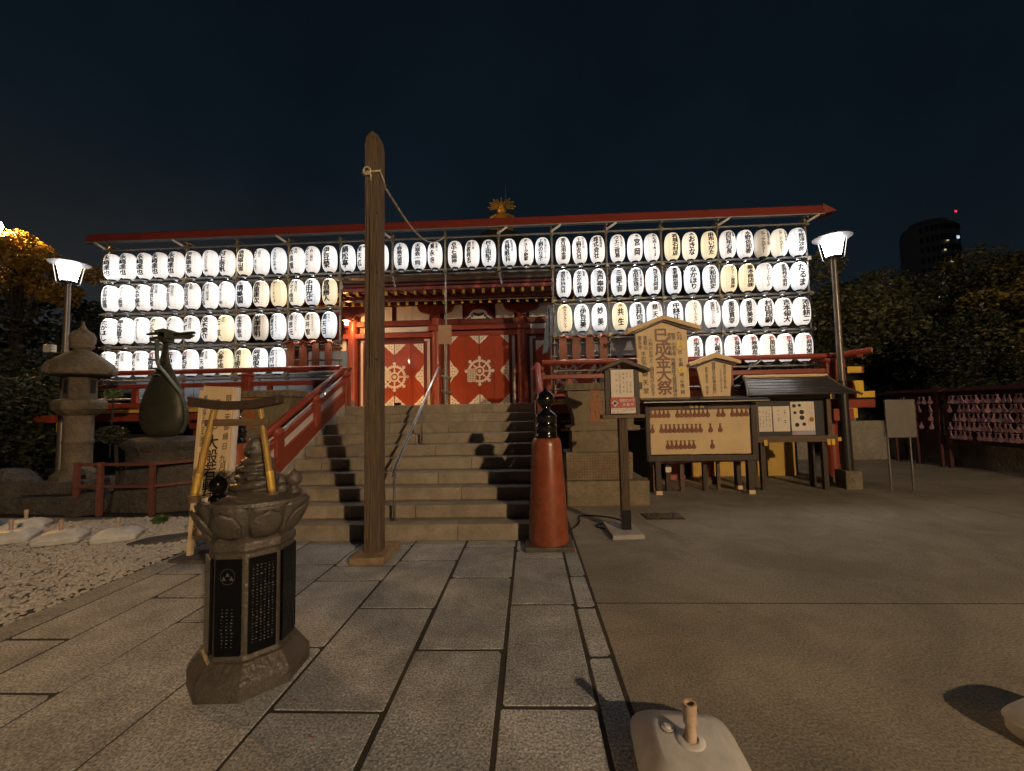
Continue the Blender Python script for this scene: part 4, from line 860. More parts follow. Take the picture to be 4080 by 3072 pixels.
# ================================================================== UMBRELLA BASES
def ubase(x, y, rz, label, sc_=1.0):
    t = thing('umbrella_base', (0, 0, 0), label, 'umbrella base', 'white plastic umbrella bases')
    bm = bmesh.new(); bmesh.ops.create_cube(bm, size=1)
    me = bpy.data.meshes.new('water_tank'); 
    mb = MB(); n = 40; vs = []
    def sup(a_, rx, ry, e_): c_, s_ = math.cos(a_), math.sin(a_); return (rx * math.copysign(abs(c_) ** e_, c_), ry * math.copysign(abs(s_) ** e_, s_))
    lay = [(.225, .28, 0, .36), (.238, .29, .02, .36), (.239, .291, .066, .36), (.246, .298, .070, .36), (.246, .298, .077, .36), (.239, .291, .081, .36), (.234, .287, .095, .36), (.21, .262, .118, .38), (.168, .20, .150, .42), (.15, .165, .164, .45), (.138, .15, .168, .5), (.03, .03, .169, .8)]
    for rx, ry, z, e_ in lay:
        for i in range(n): a_ = 2 * PI * i / n; p = sup(a_, rx, ry, e_); vs.append((p[0], p[1], z))
    m_ = len(lay); fs = [(k * n + i, k * n + (i + 1) % n, (k + 1) * n + (i + 1) % n, (k + 1) * n + i) for k in range(m_ - 1) for i in range(n)] + [tuple(range(n - 1, -1, -1)), tuple(range((m_ - 1) * n, m_ * n))]
    bm.free(); bpy.data.meshes.remove(me)
    tank = MB().add(vs, fs).build('water_tank', 'umbrella', t, smooth=True, auto=60)
    MB().lathe([(.062, .162), (.062, .172), (.055, .178), (.035, .179), (.032, .162)], (0, 0, 0), 24, cap=False).build('socket_collar', 'umbrella', tank, smooth=True, auto=40)
    MB().lathe([(.028, .15), (.024, .22), (.021, .235), (.021, .24), (.030, .248), (.031, .33), (.030, .335), (.021, .335), (.021, .25)], (0, 0, 0), 20, cap=False).build('pole_tube', 'tube', t, smooth=True, auto=40)
    MB().lathe([(.001, .25), (.0205, .25)], (0, 0, 0), 16).build('tube_bore', 'ink', t)
    MB().lathe([(.03, .165), (.03, .174), (.018, .175), (.016, .184), (.004, .185)], (-.085, .07, 0), 14).build('filler_cap', 'lamphat', t, smooth=True, auto=40)
    MB().lathe([(.036, .163), (.036, .171), (.031, .1715)], (-.085, .07, 0), 16).build('filler_recess', 'fitting_dark', t)
    t.location = (x, y, 0); t.rotation_euler.z = rz; t.scale = (sc_,) * 3
    return t
def copy_u(o, x, y, rz, label, z=0.02, sc_=1.0):
    c = dup(o, (x, y, z), rz, label); c.scale = (sc_,) * 3; return c
u0 = ubase(.66, 1.90, R(-4), 'white umbrella base with upright tube, large in the foreground on the concrete', .95)
ue = copy_u(u0, 2.55, 2.02, R(20), 'white umbrella base without its tube at the right picture edge', 0)
for c_ in list(ue.children):
    if 'tube' in c_.name: bpy.data.objects.remove(c_)
copy_u(u0, -5.45, 5.27, R(-62), 'white umbrella base on the gravel, nearest to the path', sc_=.82)
copy_u(u0, -6.12, 5.17, R(-62), 'white umbrella base on the gravel, second from the path', sc_=.82)
copy_u(u0, -6.85, 5.2, R(-60), 'white umbrella base on the gravel, third from the path, its tube at the left', sc_=.82)
copy_u(u0, -7.35, 5.75, R(-58), 'white umbrella base on the gravel at the far left edge', sc_=.82)

# ================================================================== STREET LAMPS
def street_lamp(x, y, label, glass, h=4.45, dark=True):
    t = thing('street_lamp', (x, y, 0), label, 'street lamp', 'street lamps with wide hats')
    MB().box(x - .15, x + .15, y - .15, y + .15, -.03, .34).build('base_block', 'lantern_stone', t, bevel=.015)
    MB().cyl((x, y, .3), (x, y, h), .068, .048, n=20).build('pole', 'pole_grey', t, smooth=True, auto=50)
    if dark: MB().cyl((x, y, .3), (x, y, 2.05), .10, .078, n=20).build('pole_sleeve', 'pole_dark', t, smooth=True, auto=50)
    MB().lathe([(.05, h - .02), (.06, h + .02), (.125, h + .04), (.13, h + .06)], (x, y, 0), 24).build('glass_holder', 'pole_dark', t, smooth=True, auto=40)
    MB().lathe([(.12, h + .06), (.185, h + .40)], (x, y, 0), 32).build('glass', glass, t, smooth=True, auto=50)
    MB().lathe([(.19, h + .402), (.325, h + .43), (.33, h + .44), (.2, h + .50), (.06, h + .54), (.01, h + .56)], (x, y, 0), 36).build('hat', 'hat_enamel', t, smooth=True, auto=40)
    for i in range(4):
        a = PI / 4 + PI / 2 * i; c_, s_ = math.cos(a), math.sin(a)
        MB().tube([(x + .1 * c_, y + .1 * s_, h), (x + .17 * c_, y + .17 * s_, h), (x + .235 * c_, y + .235 * s_, h + .42)], .007, 6).build('stay_rod', 'steel', t)
    return t
street_lamp(6.04, 8.25, 'lit street lamp with wide white hat standing at the right end of the lantern rack', 'lampglass')
tl = street_lamp(-9.62, 8.05, 'lit street lamp with wide white hat standing behind the stone lantern on the left', 'lampglass', 4.42, False)
MB().box(-9.99, -9.80, 7.95, 8.05, 2.98, 3.14).build('camera_box', 'lamphat', tl, bevel=.01); MB().cyl((-9.9, 8.0, 2.97), (-9.55, 8.0, 2.97), .012, n=6).build('camera_arm', 'steel', tl)
street_lamp(8.25, -10.0, 'warm lit street lamp on the plaza behind the viewer', 'lampglass_warm', 5.85)
so = thing('orange_street_lamp', (-18.4, 13, 0), 'orange glowing street lamp at the left edge above the maple', 'street lamp')
MB().cyl((-18.4, 13, -.05), (-18.4, 13, 8.1), .08, .05, n=12).build('pole', 'pole_dark', so, smooth=True)
MB().lathe([(.02, 8.05), (.15, 8.12), (.2, 8.3), (.15, 8.45), (.03, 8.52)], (-18.3, 13, 0), 16).build('globe', 'sodium', so, smooth=True)

# ================================================================== STONE LANTERN (far left)
lx, ly = -8.56, 7.45
sl = thing('stone_lantern', (lx, ly, 0), 'tall weathered stone lantern with moon opening at the far left', 'stone lantern')
def hexp(prof, nm, m='lantern_stone', bev=.02, par=sl, n=6, rot=PI / 6 + .2, jit=0): return MB().lathe(prof, (lx, ly, 0), n, rot).build(nm, m, par, bevel=bev)
MB().box(lx - .72, lx + .75, ly - .62, ly + .6, -.05, .26, .04).build('foundation_stone', 'rock', sl, bevel=.04)
MB().box(lx - .52, lx + .56, ly - .46, ly + .46, .26, .48, .03).build('foundation_stone', 'rock', sl, bevel=.04)
hexp([(0.372, .46), (0.360, .56), (0.270, .64), (0.240, .66)], 'base')
MB().lathe([(0.228, .64), (0.210, .68), (0.207, 1.1), (0.213, 1.13), (0.225, 1.15), (0.225, 1.19), (0.213, 1.21), (0.207, 1.24), (0.210, 1.62), (0.216, 1.66)], (lx, ly, 0), 24).build('shaft', 'lantern_stone', sl, smooth=True, auto=50)
hexp([(0.216, 1.65), (0.300, 1.70), (0.384, 1.78), (0.396, 1.90), (0.360, 1.96), (0.252, 1.98)], 'platform')
bx = hexp([(0.240, 1.97), (0.240, 2.42)], 'light_box', bev=.01)
for i in range(6):
    t = PI / 3 * i + .2; nrm = Vector((math.cos(t), math.sin(t), 0)); tg = Vector((-nrm.y, nrm.x, 0)); c = Vector((lx, ly, 0)) + nrm * (.24 * math.cos(PI / 6))
    mb = MB()
    if i % 2 == 1:   # crescent moon relief
        ring = []
        for q in range(15): a_ = R(60 + 210 * q / 14); ring.append(c + nrm * .012 + tg * .06 * math.cos(a_) + Vector((0, 0, 2.2 + .08 * math.sin(a_))))
        mb.tube([tuple(p) for p in ring], .010, 6); mb.build('moon_relief', 'base_stone', bx, smooth=True)
    else:
        vs = [tuple(c + nrm * dn_ + tg * u + Vector((0, 0, z))) for dn_ in (-.02, .003) for u, z in ((-.06, 2.08), (.06, 2.08), (.06, 2.34), (-.06, 2.34))]
        mb.add(vs, [(0, 1, 2, 3), (7, 6, 5, 4), (0, 4, 5, 1), (1, 5, 6, 2), (2, 6, 7, 3), (3, 7, 4, 0)]); mb.build('window_opening', 'dark_void', bx)
MB().lathe([(0.252, 2.42), (0.360, 2.40), (0.456, 2.44), (0.480, 2.52), (0.420, 2.66), (0.300, 2.78), (0.192, 2.86), (0.144, 2.89)], (lx, ly, 0), 48, .2, lambda t, z: 1 + .10 * max(0, math.cos(6 * t)) * (1 if z < 2.7 else .3)).build('roof', 'lantern_stone', sl, smooth=True, auto=50)
for i in range(6):
    t = PI / 3 * i + .2; p = (lx + .44 * math.cos(t), ly + .44 * math.sin(t), 2.50)
    MB().lathe([(.01, -.08), (.06, -.06), (.075, 0), (.05, .08), (.015, .11)], p, 10).build('roof_curl', 'lantern_stone', sl, smooth=True)
MB().lathe([(0.132, 2.86), (0.120, 2.92), (0.168, 2.95), (0.180, 2.99), (0.162, 3.01), (0.186, 3.06), (0.192, 3.16), (0.156, 3.24), (0.072, 3.30), (0.036, 3.37), (0.021, 3.42), (0.030, 3.44), (0.006, 3.47)], (lx, ly, 0), 24).build('jewel_finial', 'lantern_stone', sl, smooth=True, auto=60)
for (x, y, sx_, sy_, h) in ((-9.9, 7.4, .7, .5, .7), (-7.6, 6.85, .25, .35, .34), (-10.6, 7.0, .8, .6, .5), (-9.6, 6.75, .35, .25, .25)):
    MB().lathe([(.9, -.05), (1, .3), (.8, .7), (.45, .95), (.1, 1.0)], (0, 0, 0), 9, random.random(), lambda t, z: 1 + .13 * math.sin(3 * t + z * 4)).build('x', 'rock')
    o = bpy.context.collection.objects[-1] if False else bpy.data.objects['x']; o.name = 'garden_rock'; o.scale = (sx_, sy_, h); o.location = (x, y, 0)
    tag(o, {.7: 'large dark rock left of the stone lantern', .34: 'small dark rock between stone lantern and lute monument', .5: 'long low rock at the left picture edge', .25: 'small rock before the stone lantern'}[h], 'rock', 'dark rocks round the stone lantern')

# ================================================================== LUTE MONUMENT
bx_, by_ = -6.86, 7.4
lu = thing('lute_monument', (bx_, by_, 0), 'green bronze lute sculpture standing upright on a rock pedestal', 'monument')
MB().lathe([(.98, -.05), (.95, .35), (.80, .62), (.74, .66), (.74, .98), (.88, 1.10), (.9, 1.18), (.5, 1.24)], (bx_ + .1, by_, 0), 13, .2, lambda t, z: 1 + .06 * math.sin(5 * t + z * 3), sx=.9, sy=.55).build('rock_pedestal', 'rock', lu, bevel=.03)
pf = [(.03, 1.20), (.26, 1.25), (.38, 1.38), (.445, 1.58), (.435, 1.80), (.37, 2.04), (.28, 2.26), (.17, 2.46), (.10, 2.62), (.07, 2.78), (.06, 3.06)]
MB().lathe(pf, (bx_, by_, 0), 40, 0, None, True, 1.0, .42).build('lute_body', 'bronze', lu, smooth=True)
MB().lathe([(r * .97 + .012, z) for r, z in pf[1:-1]], (bx_, by_, 0), 40, 0, None, False, 1.0, .2).build('lute_face', 'bronze', lu, smooth=True)
strap = [(bx_ + .03, by_ - .2, 3.02), (bx_ + .05, by_ - .22, 2.75), (bx_ + .10, by_ - .24, 2.55), (bx_ + .27, by_ - .2, 2.32), (bx_ + .42, by_ - .10, 2.04), (bx_ + .485, by_ - .04, 1.75), (bx_ + .47, by_, 1.5), (bx_ + .36, by_, 1.3)]
mb = MB()
for a, b in zip(strap[:-1], strap[1:]): mb.bar(a, b, .03, .075, up=(0, 1, 0))
mb.build('side_band', 'bronze_pale', lu, bevel=.01)
for z in (3.02, 2.85, 2.66, 2.50, 2.38):
    MB().box(bx_ - .13, bx_ + .01, by_ - .2, by_ - .05, z - .012, z + .012).build('fret', 'bronze_pale', lu, bevel=.004)
MB().box(bx_ - .06, bx_ + .1, by_ - .12, by_ + .1, 3.0, 3.2).build('nut', 'bronze', lu, bevel=.02)
MB().prism([(bx_ - .14, 3.22), (bx_ + .05, 3.26), (bx_ + .25, 3.19), (bx_ + .50, 3.15), (bx_ + .56, 3.13), (bx_ + .44, 3.06), (bx_ + .1, 3.07), (bx_ - .05, 3.12)], by_ - .12, by_ + .05).build('pegbox', 'bronze_pale', lu, bevel=.012)
for (x0, z, x1) in ((bx_ - .22, 3.14, bx_ + .02), (bx_ + .3, 3.13, bx_ + .68), (bx_ - .16, 3.06, bx_ + .0)):
    MB().cyl((x0, by_ - .15, z), (x1, by_ - .13, z + .02), .022, .030, n=10).build('tuning_peg', 'bronze', lu, smooth=True, auto=50)
MB().tube([(bx_ + .48, by_ + .1, 2.3), (bx_ + .62, by_ + .1, 2.28), (bx_ + .8, by_ + .1, 2.1), (bx_ + .86, by_ + .1, 1.8), (bx_ + .88, by_ + .1, 1.3)], .013, 8).build('support_hoop', 'steel', lu, smooth=True)
fe = thing('low_red_fence', (-6.6, 6.9, 0), 'low faded red post fence round the lute monument', 'fence')
fp = [(-7.75, 6.75), (-7.3, 6.72), (-6.38, 6.72), (-5.95, 7.2)]
for x, y in fp: MB().box(x - .035, x + .035, y - .035, y + .035, -.04, .86).build('fence_post', 'fence_red', fe, bevel=.006)
for (a, b) in zip(fp[:-1], fp[1:]):
    for z in (.82, .45): MB().bar((*a, z), (*b, z), .05, .05).build('fence_rail', 'fence_red', fe, bevel=.005)
def leaves(name, c, rad, n, size, m, par, seed=0):
    g_ = np.random.default_rng(seed); P = g_.normal(0, 1, (n, 3)); P /= np.linalg.norm(P, axis=1)[:, None]; P *= (g_.uniform(.35, 1, (n, 1)) ** .6)
    C_ = P * np.array(rad) + np.array(c); A = g_.normal(0, 1, (n, 3)); A /= np.linalg.norm(A, axis=1)[:, None]; B = np.cross(A, g_.normal(0, 1, (n, 3))); B /= np.linalg.norm(B, axis=1)[:, None]
    s_ = g_.uniform(.6, 1.3, (n, 1)) * size; V = np.stack([C_ - A * s_, C_ + B * s_ * .45, C_ + A * s_, C_ - B * s_ * .45], 1).reshape(-1, 3)
    mb = MB(); mb.v = [tuple(v) for v in V]; mb.f = [tuple(range(4 * i, 4 * i + 4)) for i in range(n)]
    return mb.build(name, m, par)
ns = thing('topiary_sapling', (-7.55, 7.1, .9), 'thin sapling with a small round leafy head beside the lute monument', 'plant')
MB().cyl((-7.55, 7.1, .9), (-7.53, 7.1, 1.98), .012, n=6).build('stem', 'bark', ns); leaves('crown', (-7.53, 7.1, 2.05), (.15, .13, .09), 300, .03, 'shrub', ns, 1)
bs = thing('round_shrub', (-7.5, 7.05, .7), 'dark round shrub at the foot of the lute sculpture', 'shrub')
MB().cyl((-7.45, 7.2, 0), (-7.45, 7.1, 1.2), .03, n=6).build('stem', 'bark', bs); leaves('foliage', (-7.45, 7.05, 1.3), (.28, .2, .17), 900, .035, 'leaf', bs, 2)
gt = thing('grass_tuft', (-5.95, 6.25, 0), 'small green tuft growing in the gravel', 'plant'); leaves('blades', (-5.6, 6.05, .06), (.12, .09, .07), 200, .035, 'shrub', gt, 3)
tag(MB().prism([(-5.05, 4.98), (-4.62, 5.05), (-4.38, 5.42), (-4.6, 5.5), (-5.0, 5.25)], -.02, .05, 'z').build('flat_stone', 'rock', bevel=.015, loc=(-4.8, 5.2, 0)), 'flat dark stepping stone lying in the gravel by the path', 'stone')

# ================================================================== TALL WHITE SIGN (left) 
ws = thing('tall_wooden_sign', (-3.75, 4.6, 0), 'tall pale wooden signboard with vertical brush writing left of the monument', 'sign')
YS = 4.57
MB().prism([(-3.86, .22), (-3.52, .22), (-3.40, 1.93), (-3.76, 1.95)], YS, YS + .035).build('sign_board', 'wood_sign', ws, bevel=.004)
MB().bar((-3.89, YS + .02, -.03), (-3.78, YS + .02, 1.90), .05, .05).build('sign_stake', 'wood_sign', ws, bevel=.005); MB().bar((-3.50, YS + .04, -.03), (-3.375, YS + .04, 1.92), .04, .05).build('sign_stake', 'white_panel', ws, bevel=.005)
MB().box(-4.0, -3.3, YS - .15, YS + .22, -.03, .04).build('sign_foot', 'rock', ws, bevel=.01)
mps = lambda u, w, d=0: (u - .065 * (1.9 - w), YS - .003 - d, w)
ink = MB(); br = MB()
column(br, '初巳', -3.60, 1.84, 1.40, .10, mps, .012)
column(ink, '大般若転読会', -3.60, 1.38, .42, .135, mps, .02)
column(ink, '辯才天御縁日', -3.45, 1.86, 1.2, .06, mps, .008)
column(ink, '九月四日(金)', -3.46, 1.16, .55, .075, mps, .008)
column(ink, '東叡山浄土門主大導師、寛永寺一山総出仕', -3.725, 1.84, .72, .048, mps, .006); column(ink, '不忍池辯天堂', -3.725, .68, .26, .055, mps, .01)
ink.build('lettering', 'ink', ws); br.build('brown_lettering', 'ink_brown', ws)

# ================================================================== STONE STELES (drum shaped)
def stele(x, label, face):
    t = thing('guild_stone', (x, 7.4, 0), label, 'stone monument', 'guild stones either side of the steps')
    MB().box(x - .69, x + .69, 6.97, 7.95, -.04, .40, .008).build('plinth', 'base_stone', t, bevel=.015)
    b = MB().box(x - .66, x + .46, 7.08, 7.8, .40, .86, .006).build('inscribed_block', 'base_stone', t, bevel=.012)
    ink = MB()
    for i in range(22):
        for j_ in range(9): ink.box(x - .60 + i * .047, x - .60 + i * .047 + random.uniform(.012, .03), 7.070, 7.0735, .44 + j_ * .045, .44 + j_ * .045 + random.uniform(.012, .03))
    ink.build('inscription', 'ink_brown', b)['kind'] = 'stuff'
    MB().box(x - .55, x + .32, 7.12, 7.7, .86, 1.22, .006).build('upper_block', 'base_stone', t, bevel=.012)
    MB().prism([(x - .60, 1.22), (x - .62, 1.30), (x - .50, 1.32), (x - .52, 1.50), (x - .58, 1.72), (x - .62, 1.92), (x + .62, 1.92), (x + .58, 1.72), (x + .52, 1.5), (x + .50, 1.32), (x + .62, 1.3), (x + .6, 1.22)], 7.1, 7.7).build('scroll_stone', 'base_stone', t, bevel=.02)
    MB().box(x - .66, x + .66, 7.05, 7.75, 1.92, 2.04).build('cap_slab', 'base_stone', t, bevel=.012)
    mb = MB()
    for i in range(11):
        u = x - .58 + i * .116
        for dx, dz, a_, b_ in ((0, .03, .03, .004), (0, -.03, .03, .004), (-.03, 0, .004, .03), (.0, 0, .004, .03)): mb.box(u + dx - a_, u + dx + a_, 7.0465, 7.0495, 1.98 + dz * .8 - b_, 1.98 + dz * .8 + b_)
    mb.build('fret_border', 'rock', t)
    ink = MB(); column(ink, face, x - .13, 1.92, 1.38, .21, plane_map(7.094), .035, .85, 0)
    o = ink.build('carved_characters', 'ink_orange', t); s = o.modifiers.new('solid', 'SOLIDIFY'); s.thickness = .012; s.offset = 0
stele(1.24, 'drum shaped stone with orange characters on stacked blocks right of the steps', '五番組')
stele(-4.85, 'drum shaped stone with orange characters on stacked blocks left of the steps', '五番組')

# ================================================================== NOTICE KIOSK ON A POST
kx, ky = 1.19, 5.45
kp = thing('post_notice_box', (kx, ky, 0), 'small roofed notice box on a timber post with red camera warning', 'notice box')
MB().prism([(.96, 5.16), (1.36, 5.20), (1.33, 5.84), (.95, 5.80)], -.02, .055, 'z').build('base_slab', 'wall_stone', kp, bevel=.012)
MB().box(kx - .055, kx + .055, ky - .05, ky + .06, .05, 1.50).build('post', 'wood', kp, bevel=.006)
MB().box(kx - .058, kx + .058, ky - .053, ky + .063, .052, .30).build('post_sleeve', 'black', kp, bevel=.004)
MB().box(kx - .27, kx + .27, ky - .09, ky + .1, 1.47, 1.52).build('box_sill', 'wood_brown', kp, bevel=.006)
MB().box(kx - .21, kx + .21, ky - .0, ky + .03, 1.52, 2.12).build('backboard', 'wood_dark', kp)
for s in (-1, 1): MB().box(kx + s * .185 - .035, kx + s * .185 + .035, ky - .06, ky - .001, 1.52, 2.1).build('box_side', 'wood_dark', kp, bevel=.006)
MB().prism([(kx - .34, 2.06), (kx, 2.19), (kx + .34, 2.06), (kx + .35, 2.10), (kx, 2.25), (kx - .35, 2.10)], ky - .14, ky + .14).build('box_roof', 'wood_dark', kp, bevel=.006)
pn = MB().box(kx - .145, kx + .145, ky - .075, ky - .068, 1.74, 2.10).build('paper_notice', 'paper_notice', kp)
ink = MB(); mk = plane_map(ky - .0765)
for u, tx in ((.105, '九月 法要行事'), (.06, '四日 初巳祈祷'), (.015, '開運大般若'), (-.03, '十六日(水)巳成金大祭'), (-.075, '午前十時')): column(ink, tx, kx + u, 2.07, 1.79, .021, mk, .002)
ink.build('notice_print', 'ink', pn)
rn = MB().box(kx - .16, kx + .16, ky - .079, ky - .069, 1.53, 1.735).build('camera_warning', 'sign_red', kp)
lb_ = MB().box(kx - .155, kx + .155, ky - .0815, ky - .0795, 1.535, 1.603).build('warning_label', 'ink_white', rn)
wt = MB(); mk = plane_map(ky - .0805); row(wt, '防犯カメラ', kx - .04, kx + .15, 1.70, .036, mk); row(wt, '作動中', kx - .01, kx + .14, 1.645, .036, mk)
wt.prism([(kx - .145, 1.67), (kx - .11, 1.705), (kx - .06, 1.67), (kx - .10, 1.62)], ky - .0815, ky - .0805); wt.build('warning_text', 'ink_white', rn)
ink = MB(); mk = plane_map(ky - .083)
row(ink, '防犯と安全のため、監視・録画を', kx - .15, kx + .15, 1.59, .017, mk, .006); row(ink, 'しています。ご理解とご協力を', kx - .15, kx + .14, 1.569, .017, mk, .006); row(ink, 'お願い致します。', kx - .15, kx + .03, 1.548, .017, mk, .006); 
ink.prism([(kx - .115, 1.69), (kx - .085, 1.68), (kx - .075, 1.66), (kx - .11, 1.64), (kx - .125, 1.66)], ky - .0825, ky - .082); ink.build('label_print', 'ink', rn)

# ================================================================== BIG SIGN, SMALL SIGN
def roofed(name, loc, label, poly, roofpts, y, th_=.05, stem=None):
    t = thing(name, loc, label, 'sign'); poly = fs_(poly); roofpts = fs_(roofpts); MB().prism(poly, y, y + th_).build('sign_board', 'wood_sign', t, bevel=.004)
    n = len(roofpts) // 2
    MB().prism(roofpts, y - .10, y + th_ + .08).build('sign_roof', 'wood_sign', t, bevel=.006)
    # dark underside moulding
    l_, a_, r_ = roofpts[0], roofpts[1], roofpts[2]
    MB().prism([(l_[0] + .1, l_[1] + .01), (a_[0], a_[1] - .004), (r_[0] - .1, r_[1] + .01), (r_[0] - .12, r_[1] - .02), (a_[0], a_[1] - .045), (l_[0] + .12, l_[1] - .02)], y - .04, y - .004).build('roof_moulding', 'wood_dark', t)
    return t
YB = 8.0
def fs_(p): k = YB / 7.28; return [(round(x * k, 4), round(1.6 + (z - 1.6) * k, 4)) for x, z in p]
bg_ = roofed('festival_signboard', (2.35, YB, 0), 'large roofed pale wooden sign with big brown festival characters', [(1.915, 1.70), (2.77, 1.70), (2.76, 2.98), (2.35, 3.13), (1.87, 2.96)], [(1.72, 2.90), (2.35, 3.135), (2.98, 2.93), (2.985, 3.00), (2.35, 3.21), (1.71, 2.975)], YB)
for x in (2.3, 2.85): MB().box(x - .04, x + .04, YB + .055, YB + .12, -.03, 2.5).build('sign_post', 'wood_brown', bg_, bevel=.005)
ink = MB(); br = MB(); KS = YB / 7.28; mk = lambda u, w, d=0: ((u - .018 * (w - 2.3)) * KS, YB - .004 - d, 1.6 + (w - 1.6) * KS)
column(br, '巳成金大祭', 2.335, 2.98, 1.82, .235, mk, .03, .98, 0)
column(ink, '九月', 2.635, 2.93, 2.77, .075, mk, .014); column(ink, '日　午前', 2.635, 2.60, 2.31, .07, mk, .014); column(ink, '時・午後二時', 2.64, 2.19, 1.82, .07, mk, .014)
column(ink, '開堂　午前五時', 2.535, 2.90, 2.50, .058, mk, .012); column(ink, '閉堂　午後五時', 2.465, 2.90, 2.50, .058, mk, .012)
column(ink, '所願成就大般若祈祷会', 2.51, 2.46, 1.78, .068, mk, .012)
column(ink, '小判のお守と、福財布が出ます', 2.13, 2.82, 1.80, .07, mk, .010)
column(ink, '東叡山', 2.045, 2.86, 2.62, .065, mk, .012); column(ink, '寛永寺', 1.95, 2.86, 2.62, .065, mk, .012); column(ink, '不忍池', 2.0, 2.58, 2.32, .08, mk, .014); column(ink, '辯天堂', 2.01, 2.26, 1.82, .09, mk, .014, 1.0)
column(ink, 'ミナルカネ', 2.465, 2.93, 2.1, .025, mk, .004, 1.0)
ink.build('lettering', 'ink', bg_); br.build('large_characters', 'ink_brown', bg_)
for z0_, z1_, tx in ((2.60, 2.76, '十六'), (2.195, 2.30, '十')):
    p_ = MB().box(2.58 * KS, 2.70 * KS, YB - .012, YB - .005, 1.6 + (z0_ - 1.6) * KS, 1.6 + (z1_ - 1.6) * KS).build('gold_patch', 'gold_base', bg_); ink = MB(); column(ink, tx, 2.635, z1_ - .01, z0_ + .01, .06, lambda u, w, d=0: (u * KS, YB - .0135 - d, 1.6 + (w - 1.6) * KS), .008); ink.build('patch_lettering', 'ink_brown', p_)
sm = roofed('prayer_day_signboard', (3.2, YB, 0), 'smaller tapering roofed sign listing prayer days beside the festival sign', [(3.0, 1.775), (3.455, 1.775), (3.50, 2.32), (3.2, 2.45), (2.90, 2.31)], [(2.76, 2.30), (3.2, 2.44), (3.62, 2.325), (3.625, 2.38), (3.2, 2.53), (2.75, 2.35)], YB)
MB().box(3.50, 3.56, YB + .055, YB + .11, -.03, 2.2).build('sign_post', 'wood_brown', sm, bevel=.004)
ink = MB(); mk = lambda u, w, d=0: (u * KS, YB - .004 - d, 1.6 + (w - 1.6) * KS)
column(ink, '御縁日大祈祷会執行', 3.19, 2.37, 1.81, .056, mk, .012); column(ink, '毎月初巳午前十時', 3.375, 2.33, 1.90, .045, mk, .009); column(ink, '三日初巳以降は午前十時', 3.305, 2.26, 1.84, .028, mk, .005); column(ink, '東叡山寛永寺　辯天堂', 3.065, 2.29, 1.81, .042, mk, .009)
ink.build('lettering', 'ink', sm)

# ================================================================== LUTE TABLET BOARD
ev = thing('lute_tablet_board', (3.1, 7.82, 0), 'wide roofed board with rows of small brown lute tablets', 'board')
YE = 7.80
MB().box(2.20, 4.03, YE, YE + .04, .73, 1.55).build('panel', 'wood_ema', ev)
MB().box(2.12, 2.20, YE - .05, YE + .08, .60, 1.70).build('frame_side', 'wood_dark', ev, bevel=.006); MB().box(4.03, 4.13, YE - .05, YE + .08, .60, 1.70).build('frame_side', 'wood_dark', ev, bevel=.006)
MB().box(2.14, 4.11, YE - .07, YE + .06, .61, .715).build('frame_bottom', 'wood_dark', ev, bevel=.006)
MB().box(2.20, 4.03, YE - .03, YE + .06, 1.552, 1.66).build('frame_top', 'wood_brown', ev, bevel=.004)
tp_ = MB().box(2.82, 3.28, YE - .045, YE - .032, 1.565, 1.65).build('title_board', 'wood_dark', ev); ink = MB(); row(ink, '御奉納', 2.92, 3.20, 1.607, .062, plane_map(YE - .0475), .012); ink.build('title_lettering', 'gold_base', tp_)
MB().prism([(YE - .32, 1.70), (YE - .30, 1.735), (YE + .3, 1.80), (YE + .3, 1.77)], 2.02, 4.22, 'x').build('board_roof', 'roof_metal', ev, bevel=.006)
MB().box(2.02, 4.22, YE - .33, YE - .30, 1.685, 1.70).build('roof_edge', 'steel', ev)
for x in (2.32, 3.98):
    for y in (YE + .0, YE + .45):
        l_ = MB().box(x - .05, x + .05, y - .04, y + .06, -.03, .61 if y < YE + .2 else .95).build('leg', 'wood_dark', ev, bevel=.005)
        MB().box(x - .055, x + .055, y - .05, y + .065, -.035, .07).build('leg_foot', 'wood_sign', l_)
for x in (2.6, 3.3): MB().box(x - .04, x + .04, YE + .3, YE + .38, -.03, .6).build('leg', 'wood_dark', ev, bevel=.005)
MB().box(2.55, 2.66, YE + .28, YE + .29, .36, .46).build('leg_tag', 'paper_notice', ev)
MB().bar((2.2, YE + .1, .58), (4.1, YE + .1, .6), .04, .05).build('stretcher', 'wood_brown', ev)
tp0 = MB(); out = []
for q in range(21): a_ = R(-240 + 300 * q / 20); out.append((.040 * math.cos(a_), .040 * math.sin(a_)))
neck = [(.014, .060), (.009, .085), (.011, .105), (.024, .112), (.024, .120), (-.024, .120), (-.024, .112), (-.011, .105), (-.009, .085), (-.014, .060)]
pts = []
for q in range(17): a_ = R(130 + 280 * q / 16); pts.append((.041 * math.cos(a_), .041 * math.sin(a_)))
pts += neck
tp0.prism([(u, w) for u, w in pts], -.014, 0); TBM = mesh_from(tp0, 'lute_tablet', 'plaque_red')
zz_ = [1.445, 1.165, .885 - .02]
R_A = [2.235 + .0785 * i for i in range(5)] + [2.72 + .0785 * i for i in range(8)] + [3.47, 3.55] + [3.72 + .083 * i for i in range(4)]
R_B = [2.25] + [2.42 + .0785 * i for i in range(10)] + [3.31, 3.485]; R_C = [2.52 + .0785 * i for i in range(7)] + [3.33]
for z, xs in zip(zz_, (R_A, R_B, R_C)):
    for x in xs: o = child('lute_tablet', TBM, ev); o.location = (x - 3.1, YE - .001 - 7.82, z); o.rotation_euler.y = random.uniform(-.04, .04)

